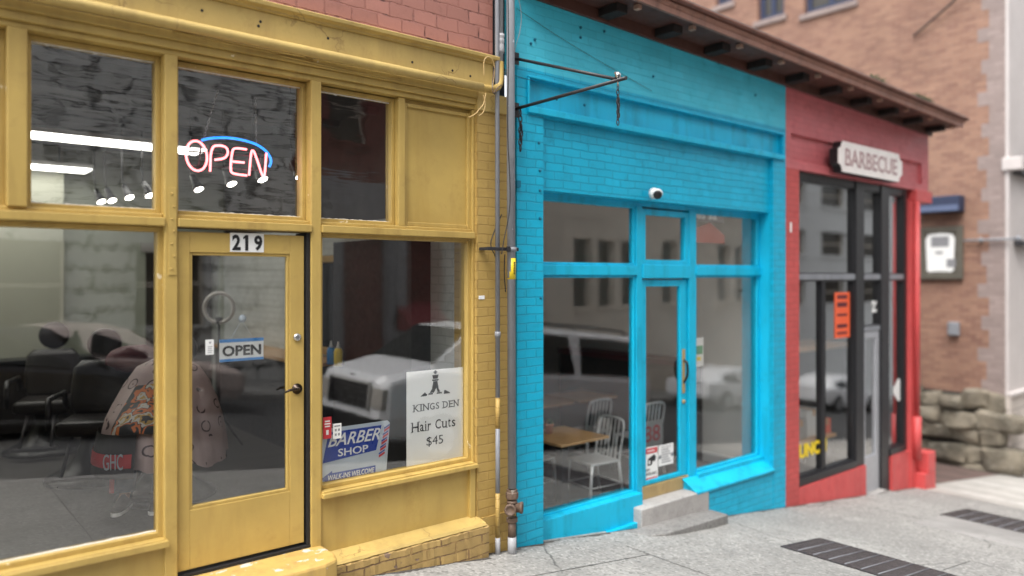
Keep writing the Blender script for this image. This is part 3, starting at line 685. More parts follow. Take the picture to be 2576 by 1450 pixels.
def sticker(name, label, x0, x1, y0, y1, m, Y, lines, ink, cat='sticker'):
    xm = (x0+x1)/2; a, b, c, d = PX(x0,Y), PX(x1,Y), PZ(xm,y1,Y), PZ(xm,y0,Y)
    o = MB().box(a, b, Y, Y+.003, c, d).build(name, m, bevel=.001); tag(o, label, cat)
    q = MB()
    for (u0, u1, v0, v1) in lines: q.box(a+u0*(b-a), a+u1*(b-a), Y-.001, Y, c+v0*(d-c), c+v1*(d-c))
    if lines: q.build('print', ink, o)
    return o, (a, b, c, d)
sticker('window_sticker', 'small red sticker with white print at lower left of the right window', 813, 834, 1050, 1104, M['sign_red'], YS, [(.2,.8,.78,.84),(.15,.85,.66,.72),(.2,.8,.54,.6),(.35,.65,.18,.4)], M['white'])
sticker('window_sticker', 'small white card sticker with grey print beside the red sticker', 838, 859, 1066, 1104, M['white'], YS, [(.15,.85,.80,.88),(.2,.42,.5,.66),(.58,.8,.5,.66),(.2,.42,.2,.36),(.58,.8,.2,.36)], M['grey_ink'])

# ---------------------------------------------------------------- inside the barber shop
def fluor(label, x0, x1, y, z):
    t = thing('ceiling_light', label, 'light', ((x0+x1)/2, y, z), 'fluorescent ceiling strips')
    MB().box(x0, x1, y-.20, y+.20, z, z+.012).build('diffuser', M['tube_light'], t)
    m = MB(); m.box(x0-.02, x1+.02, y-.22, y+.22, z+.0125, z+.06); m.build('housing', M['white'], t, bevel=.005)
    m = MB(); m.tube([(x0+.3,y,z+.06),(x0+.3,y,3.45)], .008, 6); m.tube([(x1-.3,y,z+.06),(x1-.3,y,3.45)], .008, 6); m.build('hanger', M['black'], t)
fluor('long bright fluorescent strip crossing the upper windows behind the neon sign', -1.2, 2.81, 4.05, 3.20)
fluor('shorter fluorescent strip deeper in the barber shop, lower in the window', -1.6, 1.93, 5.40, 3.05)
sp0 = None
for i, (x, y) in enumerate(((255,508),(282,505),(326,497),(377,492),(500,477),(583,463),(661,452),(756,444))):
    Z = 2.66; dep = (Z-CAMZ)*1900/(697-y); rt = (x-1288)/1900*dep
    L = Vector((dep*CA+rt*SA, CAMY+dep*SA-rt*CA, Z))
    if sp0 is None:
        sp0 = thing('track_spot', 'dark ceiling spot lamp with glowing face', 'spot lamp', L, 'ceiling spot lamps in the barber shop')
        TM = Matrix.Translation(L) @ Matrix.Rotation(radians(-28),4,'X') @ Matrix.Rotation(radians(-14),4,'Y')
        m = MB(); m.lathe([(.0,.17),(.028,.165),(.034,.10),(.050,.03),(.052,0),(.046,.0)], TM, 14); m.build('can', M['black'], sp0)
        MB().lathe([(.0,-.004),(.044,-.003)], TM, 14).build('lamp_face', M['spot_glow'], sp0)
        m = MB(); m.tube([TM @ Vector((0,0,.15)), TM @ Vector((0,0,.2)), L+Vector((-.06,.08,.30)), L+Vector((-.06,.08,.79))], .007, 6); m.build('stem', M['black'], sp0)
    else:
        d = ['', 'second from left in the row seen above the left window', 'third from left in the row above the left window', 'fourth, close to the post right of the upper left window', 'under the first neon letter', 'under the neon letter E', 'under the neon letter N', 'at the right edge of the window above the door'][i]
        dup(sp0, L, 0, 'dark ceiling spot lamp '+d)
sp0['label'] = 'dark ceiling spot lamp leftmost of the row above the left window'

def barber_chair(label, loc, rz, round_back=True):
    t = thing('barber_chair', label, 'barber chair', (0,0,0), 'black barber chairs')
    MB().lathe([(.0,0),(.40,0),(.395,.03),(.33,.06),(.22,.13),(.15,.22),(.11,.32),(.10,.40),(.0,.40)], n=28).build('base', M['black'], t)
    m = MB(); m.box(-.26,.26,-.25,.27,.42,.56); m.build('seat', M['leather'], t, bevel=.05, seg=4)
    m = MB(); m.loft([[(.27*cos(a)*k, .25+yy+.06*sin(a)*k, z) for a in [2*pi*i/20 for i in range(20)]] for z, yy, k in ((.54,0,.75),(.60,.01,.95),(.80,.05,1.0),(.98,.09,.95),(1.05,.10,.7))]); m.build('backrest', M['leather'], t)
    m = MB(); m.lathe([(.0,-.05),(.12,-.045),(.15,-.02),(.15,.03),(.12,.05),(.0,.055)], Matrix.Translation((0,.40,1.20)) @ Matrix.Rotation(radians(82),4,'X'), 24); m.build('headrest', M['leather'], t)
    for s in (-1,1):
        m = MB(); m.tube([(s*.30,.27,.62),(s*.31,.24,.76),(s*.31,-.20,.76),(s*.30,-.24,.66),(s*.30,-.24,.50)], .026, 8); m.build('armrest', M['black'], t)
    m = MB(); m.box(-.20,.20,-.52,-.42,.10,.125); m.tube([(-.12,-.22,.42),(-.14,-.46,.12)], .016, 6); m.tube([(.12,-.22,.42),(.14,-.46,.12)], .016, 6); m.build('footrest', M['iron'], t)
    t.location = loc; t.rotation_euler = (0,0,rz); return t
bc = barber_chair('black barber chair farthest back with trumpet shaped base', (1.37,4.55,-.06), radians(-20))
dup(bc, (1.52,3.0,-.06), radians(-25), 'middle black barber chair, empty, behind the left window')
dup(bc, (1.87,1.98,-.06), radians(-31), 'black barber chair under the seated customer with the cape')
# customer under a printed cape, turned towards the window
FW = Vector((-.515,-.857,0)); RT = Vector((-.857,.515,0)); PC = Vector((1.87,1.98,-.06))
def L3(f, r, z): return PC+FW*f+RT*r+Vector((0,0,z))
sk = [(-.02,0,.62,.13),(-.05,0,.85,.135),(-.08,0,1.06,.15),(-.09,0,1.20,.062),(-.07,0,1.30,.085),(-.06,0,1.40,.098),(-.06,0,1.46,.07)]
vs = [(L3(a,b,c), r) for a, b, c, r in sk]; es = [(i,i+1) for i in range(6)]
def chain(start, pts):
    i = start
    for a, b, c, r in pts: vs.append((L3(a,b,c), r)); es.append((i, len(vs)-1)); i = len(vs)-1
for s in (-1,1):
    chain(0, [(.10,s*.11,.60,.095),(.47,s*.14,.62,.066),(.55,s*.14,.36,.055),(.60,s*.13,.16,.042),(.72,s*.14,.13,.035)])
    chain(2, [(-.08,s*.19,1.05,.058),(.02,s*.28,.83,.045),(.24,s*.22,.74,.036),(.32,s*.18,.735,.03)])
pm = bpy.data.meshes.new('person'); pm.from_pydata([tuple(p-PC) for p, r in vs], es, []); 
pers = bpy.data.objects.new('person', pm); COL.objects.link(pers); pers.location = PC
tag(pers, 'seated barber customer covered by a pink patterned cape, in dark trousers and sneakers', 'person')
pm.materials.append(M['skin'])
bm = bmesh.new(); bm.from_mesh(pm); sl_ = bm.verts.layers.skin.verify(); bm.verts.ensure_lookup_table()
for v, (p, r) in zip(bm.verts, vs): v[sl_].radius = (r, r)
bm.verts[0][sl_].use_root = True; bm.to_mesh(pm); bm.free()
pers.modifiers.new('skin', 'SKIN'); pers.modifiers.new('sub', 'SUBSURF').levels = 1; pers.modifiers['sub'].render_levels = 1
fc = MB()
for s in (-1,1):
    fc.ball(L3(.036,s*.034,1.405), .011, (1,1,.7), 10); fc.tube([L3(.040,s*.018,1.432), L3(.042,s*.035,1.437), L3(.034,s*.054,1.431)], .005, 6)
fc.build('eyes_and_brows', M['hair'], pers)
fc = MB(); fc.loft([[L3(.030,0,1.415)+RT*.007*cos(a)+FW*.006*sin(a) for a in [pi/3*i for i in range(6)]], [L3(.052,0,1.385)+RT*.013*cos(a)+FW*.012*sin(a) for a in [pi/3*i for i in range(6)]], [L3(.046,0,1.368)+RT*.014*cos(a)+FW*.010*sin(a) for a in [pi/3*i for i in range(6)]]])
for s in (-1,1): fc.ball(L3(-.075,s*.094,1.395), .028, (.5,.5,1), 10)
fc.build('nose_and_ears', M['skin'], pers)
fc = MB(); fc.tube([L3(.026,-.026,1.335), L3(.040,-.010,1.338), L3(.040,.010,1.338), L3(.026,.026,1.335)], .006, 6); fc.build('mouth', plain('lips', (.30,.12,.10), .5), pers)
hr = MB(); c = L3(-.085,0,1.435); hr.ball(c, .106, (1,1,.86), 18, .03); hr.build('hair', M['hair'], pers)
for s in (-1,1):
    m = MB(); a = [L3(.12,s*.11,.60), L3(.47,s*.14,.625), L3(.545,s*.14,.48), L3(.59,s*.135,.20)]
    m.tube(smoothpts(a,1), .085, 12, rs=[.105,.098,.092,.088,.084,.08][:len(smoothpts(a,1))]+[.078]*max(0, len(smoothpts(a,1))-6)); tr = m.build('trousers', M['navy'], pers)
    m = MB(); q = [p+RT*s*.078+FW*.02 for p in (L3(.545,s*.14,.46), L3(.57,s*.137,.32), L3(.59,s*.135,.20))]; m.tube(q, .028, 8); m.build('red_stripe', M['sign_red'], pers)
    m = MB(); o = L3(.60,s*.13,.09)
    def shoe_ring(f, w, h, z=0): return [o+FW*f+RT*(w*cos(a))+Vector((0,0,z+max(0,h*sin(a)))) for a in [2*pi*i/14 for i in range(14)]]
    m.loft([shoe_ring(-.06,.030,.07,.015), shoe_ring(-.03,.042,.10,.015), shoe_ring(.06,.046,.085,.015), shoe_ring(.14,.047,.055,.015), shoe_ring(.20,.036,.035,.015), shoe_ring(.225,.012,.015,.015)])
    sh = m.build('shoe', M['hair'], pers)
    m = MB(); m.loft([[o+FW*f+RT*(w*cos(a))+Vector((0,0,.015 if sin(a) > 0 else -.012)) for a in [pi/4+pi/2*i for i in range(4)]] for f, w in ((-.065,.045),(.0,.062),(.12,.066),(.20,.05),(.23,.02))], smooth=False); m.build('sole', M['white'], sh)
def cape_ring(z, fr, bk, sd_, lift=0, ph=0, wob=.03, n=48):
    out = []
    for i in range(n):
        a = 2*pi*i/n; f = cos(a); s = sin(a); rf = fr if f > 0 else bk
        k = 1+wob*sin(7*a+ph)+wob*.6*sin(13*a+2*ph)
        out.append(L3(-.06+f*rf*k, s*sd_*k, z+lift*max(0,f)-(.05*abs(s) if lift else 0)))
    return out
from mathutils import noise as mnoise
CPROF = [(1.20,.075,.075,.075),(1.15,.10,.10,.12),(1.09,.16,.15,.25),(.96,.27,.20,.34),(.82,.50,.24,.40),(.72,.66,.27,.43),(.60,.70,.29,.45),(.46,.73,.31,.47),(.36,.74,.32,.48)]
rings = []
for i in range(len(CPROF)-1):
    for j in range(4):
        q = [CPROF[i][k]+(CPROF[i+1][k]-CPROF[i][k])*j/4 for k in range(4)]; ring = []; dn = max(0, (1.12-q[0])/.76)
        for n_ in range(96):
            a_ = 2*pi*n_/96; f_, s_q = cos(a_), sin(a_); rf = q[1] if f_ > 0 else q[2]
            fold = 1+dn*(.13*mnoise.noise(Vector((3.2*f_, 3.2*s_q, q[0]*.9)))+.08*mnoise.noise(Vector((7.5*f_, 7.5*s_q, q[0]*1.6+4)))+.035*mnoise.noise(Vector((16*f_,16*s_q,q[0]*3))))
            ring.append(L3(-.06+f_*rf*fold, s_q*q[3]*fold, q[0]-.04*abs(s_q)*dn+.10*dn*dn*mnoise.noise(Vector((2*f_,2*s_q,9)))))
        rings.append(ring)
cp = MB(); cp.loft(rings, caps=False)
cape = cp.build('cape', M['cape'], pers)
def cpatch(f0, r0, z0, pts, off, m, nm):
    q = MB(); q.add(pts, [tuple(range(len(pts)))]); return q.build(nm, m, cape)
def wrap(mb, a0, a1, z0, z1, push, n=10):
    """patch of cloth lying on the cape between two bearings and two heights"""
    prof = [(1.09,.16,.25),(.96,.27,.34),(.82,.50,.40),(.72,.66,.43),(.60,.70,.45),(.46,.73,.47),(.36,.74,.48),(.2,.75,.49)]
    def at(a, z):
        for (za, fa, sa), (zb, fb, sb) in zip(prof, prof[1:]):
            if zb <= z <= za:
                t = (za-z)/(za-zb); fr = fa+(fb-fa)*t; sd2 = sa+(sb-sa)*t; break
        return L3(-.06+cos(a)*(fr*1.06+push+.012), sin(a)*(sd2*1.06+push+.012), z-.04*abs(sin(a)))
    m_ = 6; V = [at(a0+(a1-a0)*i/n, z0+(z1-z0)*j/m_) for j in range(m_+1) for i in range(n+1)]
    mb.add(V, [(j*(n+1)+i, j*(n+1)+i+1, (j+1)*(n+1)+i+1, (j+1)*(n+1)+i) for j in range(m_) for i in range(n)], True); return at
m = MB(); wrap(m, radians(2), radians(75), .34, .66, .02); m.build('black_panel', M['black_matt'], cape)
m = MB(); at = wrap(m, radians(4), radians(74), .42, .52, .028); m.build('red_band', M['sign_red'], cape)
m = MB(); A = at(radians(26), .415); B = at(radians(2), .415); m.text('GHC', A+FW*.035+RT*.01, B-A, (0,0,1), .17, .12, .004, .0); m.build('lettering', M['silver_print'], cape)
m = MB(); wrap(m, radians(-40), radians(28), .66, .98, .018); m.build('painted_patch', M['cape_patch'], cape)
# mirror, counter, bottles, ring light, maroon cloth
t = thing('gilt_mirror', 'tall mirror in a gilded frame on the wall of the barber shop', 'mirror', (3.72,2.75,1.0))
m = MB(); m.box(3.69,3.745,2.36,2.44,.95,2.02); m.box(3.69,3.745,3.06,3.14,.95,2.02); m.box(3.69,3.745,2.44,3.06,1.94,2.02); m.box(3.69,3.745,2.44,3.06,.95,1.03); m.build('frame', M['gold'], t, bevel=.012)
MB().box(3.725,3.74,2.44,3.06,1.03,1.94).build('glass', M['car_glass'], t)
t = thing('barber_counter', 'dark counter under the gilded mirror', 'counter', (3.5,3.0,-.06))
MB().box(3.32,3.75,2.30,5.2,.88,.92).build('top', M['wood'], t, bevel=.005); MB().box(3.36,3.75,2.32,5.2,-.06,.88).build('cabinet', M['black'], t)
t = thing('barber_cabinet', 'long black low cabinet along the back wall of the barber shop', 'cabinet', (0,5.5,-.06))
MB().box(XL+.1, 2.64, 5.35, 5.74, .80, .84).build('top', M['black'], t, bevel=.005); MB().box(XL+.1, 2.62, 5.38, 5.74, .02, .80).build('cabinet', M['leather'], t)
for x, col, lab in ((833,'sky_blue','blue plastic bottle with pale cap on the barber counter'),(851,'sign_yellow','yellow plastic bottle next to the blue bottle on the counter')):
    r = (x-1288)/1900; dx = CA+r*SA; tt = 3.45/dx; P = Vector((3.45, CAMY+tt*(SA-r*CA), .92))
    b = MB().lathe([(.0,0),(.040,0),(.042,.02),(.042,.14),(.030,.17),(.0,.175)], P, 16).build('bottle', M[col]); tag(b, lab, 'bottle')
    MB().lathe([(.020,.172),(.012,.20),(.006,.235),(.0,.235)], P, 12).build('cap', M['white'], b)
rp = Vector((2.76,3.30,-.06)); t = thing('ring_light', 'white ring lamp on a black stand seen through the door glass', 'lamp', rp)
zc = PZ(552,775,3.3); m = MB(); ax = Vector((CA,SA,0)); uu = Vector((SA,-CA,0)); m.tube([Vector((rp.x,rp.y,zc))+.155*(cos(a)*uu+sin(a)*Vector((0,0,1))) for a in [2*pi*i/36 for i in range(36)]], .020, 10, closed=True); m.build('ring', plain('ring_lamp_plastic', (.88,.86,.82), .4), t)
m = MB(); m.tube([(rp.x,rp.y,-.02),(rp.x,rp.y,zc-.17)], .014, 8); m.box(rp.x-.03,rp.x+.03,rp.y-.02,rp.y+.02,zc-.17,zc-.10)
for k in range(3): m.tube([(rp.x,rp.y,.35),(rp.x+.32*cos(k*2.1+.4),rp.y+.32*sin(k*2.1+.4),-.05)], .009, 6)
m.build('stand', M['black'], t)
m = MB(); c = Vector((1.86,2.95,1.02)); m.ball(c, .20, (1.25,.7,.62), 20, .09); tag(m.build('maroon_cloth', M['maroon']), 'folded maroon cloth lying over the middle barber chair', 'cloth')
# ================================================================== PIPES AND CABLES ON THE JOINT BETWEEN YELLOW AND BLUE
t = thing('conduit', 'yellow painted conduit along the fascia bending up into a pale pipe', 'pipe', (0,-.08,3.29))
yc = -.085
m = MB(); xe = PX(1232,yc)
m.tube([(XL,yc,3.292),(1.0,yc,3.293),(2.0,yc,3.291),(3.0,yc,3.288),(xe-.08,yc,3.288)], .035, 12); m.build('horizontal_run', M['yellow_fascia'], t)
m = MB(); m.tube(smoothpts([(xe-.08,yc,3.288),(xe+.05,yc,3.292),(xe+.115,yc+.01,3.34),(xe+.125,yc+.02,3.46),(xe+.125,yc+.02,3.53)],3), .028, 12); m.build('elbow', M['yellow'], t)
xv = xe+.125
MB().tube([(xv,yc+.02,3.53),(xv,yc+.02,7.2)], .024, 12).build('riser', M['pipe_pale'], t)
m = MB(); m.lathe([(.0,0),(.031,0),(.033,.02),(.033,.06),(.029,.075),(.034,.085),(.034,.11),(.029,.12),(.034,.13),(.034,.155),(.0,.155)], (xv,yc+.02,3.60), 14); m.build('coupling', M['pipe_pale'], t)
t = thing('thin_conduit', 'thin grey conduit running down the yellow brick pilaster to the pavement', 'pipe', (3.83,-.06,-.44))
xt = PX(1252,-.075); yt = -.075
def zt(y): return PZ(1255, y, yt)
m = MB(); m.tube([(xt-.012,yt,7.2),(xt,yt,zt(1000))], .0185, 10); m.build('grey_run', M['pipe_grey'], t)
MB().tube([(xt,yt,zt(1000)),(xt,yt,zt(1078))], .0184, 10).build('yellow_run', M['yellow_brick'], t)
MB().tube([(xt,yt,zt(1240)),(xt,yt,zt(1352))], .0186, 10).build('yellow_run', M['yellow_brick'], t)
m = MB(); m.tube([(xt,yt,zt(1078)),(xt,yt,zt(1240))], .0183, 10); m.build('grey_run', M['pipe_grey'], t)
m = MB(); m.tube([(xt,yt,zt(1352)),(xt,yt,G(3.83)-.02)], .021, 10); m.build('foot', M['pipe_pale'], t)
m = MB(); m.lathe([(.0,0),(.024,0),(.024,.05),(.0,.05)], (xt,yt,zt(850)), 12); m.build('coupling', M['pipe_grey'], t)
t = thing('standpipe', 'thick grey standpipe with rusty valve between the yellow and blue shops', 'pipe', (4.0,-.1,-.48))
ysd = -.10; xs = PX(1288,ysd)
def zs(y): return PZ(1290, y, ysd)
m = MB(); m.tube([(xs-.030,ysd,7.2),(xs,ysd,zs(1228))], .034, 16); m.build('pipe', M['pipe_grey'], t)
m = MB(); m.lathe([(.034,0),(.049,.0),(.052,.012),(.052,.05),(.044,.056),(.044,.075),(.0,.075)][::-1], Matrix.Translation((xs,ysd,zs(1254))), 8, False)
m.lathe([(.0,0),(.034,0),(.036,.05),(.042,.052),(.042,.075),(.0,.075)], (xs,ysd,zs(1282)), 16)
m.build('union_nut', M['rust'], t)
m = MB(); m.ball((xs,ysd,zs(1276)), .050, (1,1,.9), 18)
for ang in (-50, 40):
    R_ = Matrix.Translation((xs,ysd,zs(1276))) @ Matrix.Rotation(radians(ang),4,'Z') @ Matrix.Rotation(pi/2,4,'X')
    m.lathe([(.0,.02),(.038,.02),(.040,.066),(.048,.068),(.048,.088),(.034,.09),(.030,.083),(.0,.083)], R_, 18)
m.build('valve_body', M['rust'], t)
m = MB(); m.lathe([(.0,0),(.046,0),(.046,.035),(.0,.035)], (xs,ysd,zs(1312)), 8, False); m.tube([(xs,ysd,zs(1308)),(xs,ysd,zs(1352))], .033, 14); m.build('rusty_nipple', M['rust'], t)
m = MB(); m.tube([(xs,ysd,zs(1350)),(xs,ysd,G(4.03)-.02)], .036, 14); m.build('foot', M['pipe_pale'], t)
m = MB(); m.lathe([(.0346,0),(.0352,0),(.0352,.17),(.0346,.17)], (xs-.006,ysd,zs(703)), 16); m.build('warning_tag', M['sign_yellow'], t)
m = MB()
for k in range(8): m.box(xs-.012, xs+.004, ysd-.0358, ysd-.034, zs(690)+k*.013, zs(690)+k*.013+.008)
m.build('tag_print', M['ink'], t)
t = thing('pipe_clamp', 'black iron clamp strapping the two grey pipes to the wall', 'clamp', (3.9,-.09,1.97))
zc = zs(628); m = MB(); m.box(PX(1224,-.12), xs+.05, -.128, -.118, zc-.014, zc+.014); m.box(PX(1224,-.12), PX(1224,-.12)+.05, -.118, -.02, zc-.012, zc+.012); m.box(xt+.045, xs-.05, -.145, -.128, zc-.022, zc+.022)
m.build('bar', M['iron'], t, bevel=.003)
m = MB(); m.lathe([(.0355,0),(.042,0),(.042,.035),(.0355,.035)], (xs-.004,ysd,zc-.018), 16); m.lathe([(.0195,0),(.026,0),(.026,.03),(.0195,.03)], (xt,yt,zc-.015), 14); m.build('ring', M['pipe_grey'], t)
# cables
def cable(label, pts, r, m=None, Y=None, group=None):
    q = D2(pts, Y) if Y is not None else pts
    o = MB().tube(smoothpts(q, 2), r, 6).build('cable', m or M['cable']); return tag(o, label, 'cable', group)
cable('black cable hanging down the left side of the thick standpipe', [(1278,-10),(1280,150),(1276,330),(1284,470),(1282,540),(1268,600),(1262,640)], .0045, None, -.14)
cable('thin grey wire looping off the standpipe top over the blue wall', [(1303,-10),(1312,30),(1310,75),(1296,120),(1291,160)], .0028, M['pipe_pale'], -.06)
cable('black cable loop beside the thin conduit at transom height', [(1262,540),(1240,590),(1232,620),(1250,650),(1248,690)], .0045, None, -.05)
cable('black drop cable ending below the pipe clamp', [(1270,640),(1268,690),(1272,735)], .005, None, -.06)
for k, (lab, pts) in enumerate((('pale painted cable arching over the conduit end by the pipes', [(1218,190),(1216,150),(1232,140),(1246,165),(1240,215)]),
    ('pale painted cable tail curling down under the conduit end', [(1222,235),(1218,262),(1206,275),(1196,288),(1180,296)]),
    ('second painted cable tail hanging under the conduit end', [(1216,240),(1222,262),(1216,285),(1204,292)]),
    ('brown painted cable looped round the pale elbow', [(1244,170),(1238,210),(1240,240),(1250,222),(1262,214)]))):
    cable(lab, pts, .0045, M['cable_yellow'] if k < 3 else M['rust'], -.13)
cable('thin black wire slung from the conduit end across to the blue wall', [(1140,147),(1200,163),(1300,192),(1345,205)], .0022, None, -.04)

# ================================================================== BLUE CAFE
bl = thing('blue_shop', 'bright blue painted brick cafe front with white camera over the door', 'shop', (0,0,0))
BX0, BX1 = 4.088, 8.306
# pilasters and upper wall in two layers, the inner one carrying the sunk fields
m = MB(); holes(m, BX0, BX1, -1.2, 3.555, 0, .05, [(4.225,8.225,3.235,3.475),(4.388,8.035,-1.2,3.175)]); m.build('wall', M['blue_brick'], bl)
m = MB(); m.box(4.23, 8.22, .045, .3, 3.20, 3.50); m.build('sunk_panel', M['blue'], bl)
m = MB(); m.box(4.32, 8.10, .0535, .18, 2.545, 3.20); m.build('brick_field', M['blue_brick'], bl)
MB().box(BX0, 4.388, .0525, .3, -1.2, 3.19).build('inner_wall', M['blue'], bl); MB().box(8.035, BX1, .0525, .3, -1.2, 3.19).build('inner_wall', M['blue'], bl)
m = MB(); m.box(4.388, 8.035, .18, .3, 2.50, 3.19); m.build('head_board', M['blue'], bl)
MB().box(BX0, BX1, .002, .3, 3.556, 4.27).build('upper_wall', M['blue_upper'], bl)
m = MB(); m.box(4.20, 8.25, -.020, -.001, 3.475, 3.497); m.box(8.225, 8.248, -.020, -.001, 3.235, 3.474); m.box(4.20, 4.224, -.018, -.001, 3.235, 3.474); m.box(4.20, 8.25, -.034, -.001, 3.176, 3.234)
m.build('moulding', M['blue'], bl, bevel=.007)
# wall hooks and bolt holes
m = MB()
for x, y in ((1482,45),(1460,95),(1400,250),(1520,80),(1460,70),(1643,193),(1807,160),(1865,160),(1900,240),(1960,190),(1335,110),(1345,100),(1355,360),(1358,430),(1358,480),(1358,550),(1360,750),(1470,265)):
    MB().lathe([(.0,0),(.014,.0),(.010,.012),(.0,.012)], Matrix.Translation((PX(x,-.0),.0,PZ(x,y,0))) @ Matrix.Rotation(pi/2,4,'X'), 8).build('wall_fixing', M['blue_dark'], bl)
MB().box(PX(1306,-.03)-.02, PX(1306,-.03)+.02, -.03, -.0, PZ(1306,473,0), PZ(1306,456,0)).build('wall_fixing', M['blue_dark'], bl)
# glazing frame
yf = .165; B = M['blue']
def bbox(nm, *a, bv=.006): return MB().box(*a).build(nm, B, bl, bevel=bv)
bbox('frame_bar', 4.388, 5.800, yf-.012, .26, 1.805, 1.900)
bbox('post', 5.800, 5.887, yf, .262, -.62, 2.50)
bbox('post', 6.655, 6.768, yf, .262, -.62, 2.50)
bbox('frame_bar', 6.768, 8.035, yf-.012, .26, 1.805, 1.900)
bbox('door_head', 5.887, 6.655, yf-.012, .26, 1.775, 1.915)
m = MB(); m.box(4.388, 4.42, yf+.02, .26, 1.9, 2.50); m.box(4.388, 4.42, yf+.02, .26, -.355, 1.805); m.build('side_frame', B, bl, bevel=.005)
window(bl, 4.425, 5.772, 1.925, 2.475, .21, B, M['glass'], stop=.025, y0=.18, y1=.25)
window(bl, 4.425, 5.772, -.335, 1.780, .21, B, M['glass'], stop=.025, y0=.18, y1=.25)
window(bl, 5.950, 6.600, 1.965, 2.420, .21, B, M['glass'], stop=.06, y0=.175, y1=.25)
window(bl, 6.800, 7.985, 1.925, 2.475, .21, B, M['glass'], stop=.025, y0=.18, y1=.25)
window(bl, 6.800, 7.985, -.305, 1.780, .21, B, M['glass'], stop=.025, y0=.18, y1=.25)
m = MB(); m.box(8.010, 8.035, .185, .25, -.33, 2.5); m.build('side_frame', B, bl, bevel=.004)
# left stall board and raking plinth
m = MB(); m.box(4.388, 5.800, .085, .26, -.66, -.350); m.build('stall_board', B, bl, bevel=.006)
m = MB(); m.xz([(4.388,-.62),(5.86,-.60),(5.86,-.8),(4.388,-.8)], .035, .085); m.build('raking_plinth', B, bl, bevel=.006)
# right bulkhead with sloping ledge
m = MB(); m.yz([(.17,-.36),(.17,-1.2),(.004,-1.2),(.004,-.505),(-.012,-.492),(-.012,-.470)], 6.56, 8.034); m.build('bulkhead', M['blue_brick'], bl)
m = MB(); m.yz([(.172,-.350),(.172,-.37),(-.022,-.485),(-.022,-.462)], 6.54, 8.034); m.build('ledge', B, bl, bevel=.004)
m = MB(); m.box(6.768, 8.035, .125, .26, -.46, -.33); m.build('sill', B, bl, bevel=.006)
# door
m = MB(); m.box(5.897, 5.974, .19, .235, -.33, 1.762); m.box(6.529, 6.645, .19, .235, -.33, 1.762); m.box(5.974, 6.529, .19, .235, 1.690, 1.762); m.box(5.974, 6.529, .19, .235, -.33, -.285)
bd = m.build('door', B, bl, bevel=.006)
MB().quad((5.972,.215,-.287),(6.531,.215,-.287),(6.531,.215,1.692),(5.972,.215,1.692)).build('pane', M['glass_flat'], bd)
m = MB(); m.box(6.56, 6.605, .182, .19, .55, 1.02); m.build('pull_plate', M['brass'], bd, bevel=.002)
m = MB(); m.tube(smoothpts([(6.583,.185,.90),(6.583,.135,.88),(6.583,.13,.74),(6.583,.185,.66)],2), .012, 8); m.build('pull_handle', M['bronze'], bd)
MB().lathe([(.0,0),(.024,0),(.024,.012),(.0,.016)], Matrix.Translation((6.583,.19,.46)) @ Matrix.Rotation(pi/2,4,'X'), 14).build('lock', M['brass'], bd)
m = MB(); m.box(5.89, 6.652, .175, .24, -.462, -.335); m.build('kick_plate', M['brass'], bl, bevel=.004)
m = MB(); m.box(5.66, 6.75, -.02, .26, -.95, -.464); m.build('threshold_block', M['step_white'], bl, bevel=.012)
# cafe shell
MB().box(4.15, 8.25, .262, 6.2, -.66, -.56).build('floor', M['cafe_floor'], bl)
MB().box(4.15, 8.25, .30, 6.2, 2.95, 3.0).build('ceiling', M['white_wall'], bl)
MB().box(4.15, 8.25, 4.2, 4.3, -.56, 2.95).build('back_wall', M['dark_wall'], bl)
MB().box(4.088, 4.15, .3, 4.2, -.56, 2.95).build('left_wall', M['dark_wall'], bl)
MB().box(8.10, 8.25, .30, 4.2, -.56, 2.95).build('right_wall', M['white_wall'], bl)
MB().box(8.07, 8.10, .30, 4.2, -.56, -.44).build('skirting', M['white'], bl)
# concrete wedge in front of the cafe door
m = MB(); m.loft([[(x, .0, zt_), (x, y1, zt_), (x, y1, G(x)-.05), (x, .0, G(x)-.05)] for x, y1, zt_ in ((5.44,-.05,G(5.44)+.004),(5.56,-.22,-.632),(5.72,-.28,-.634),(6.0,-.285,-.64),(6.50,-.27,-.660),(6.80,-.22,-.690))], smooth=False)
tag(m.build('doorstep_ramp', M['step_conc'], bevel=.012), 'dark wedge shaped concrete step in front of the blue cafe door', 'step')
# security camera
P = Vector((PX(1645,-.02), 0, PZ(1645,487,-.02))); t = thing('security_camera', 'small white security camera with black eye above the blue door', 'camera', P)
m = MB(); m.lathe([(.0,0),(.055,0),(.055,.03),(.048,.045),(.0,.045)], Matrix.Translation(P) @ Matrix.Rotation(pi/2,4,'X'), 20); m.ball(P+Vector((0,-.065,-.008)), .052, n=18); m.build('housing', M['white'], t)
ax = Vector((-.70,-.62,-.34)).normalized(); m = MB(); m.lathe([(.0,0),(.044,0),(.043,.010),(.030,.018),(.0,.016)], Matrix.Translation(P+Vector((0,-.065,-.008))+ax*.038) @ ax.to_track_quat('Z','Y').to_matrix().to_4x4(), 18); m.build('lens', M['ink'], t)
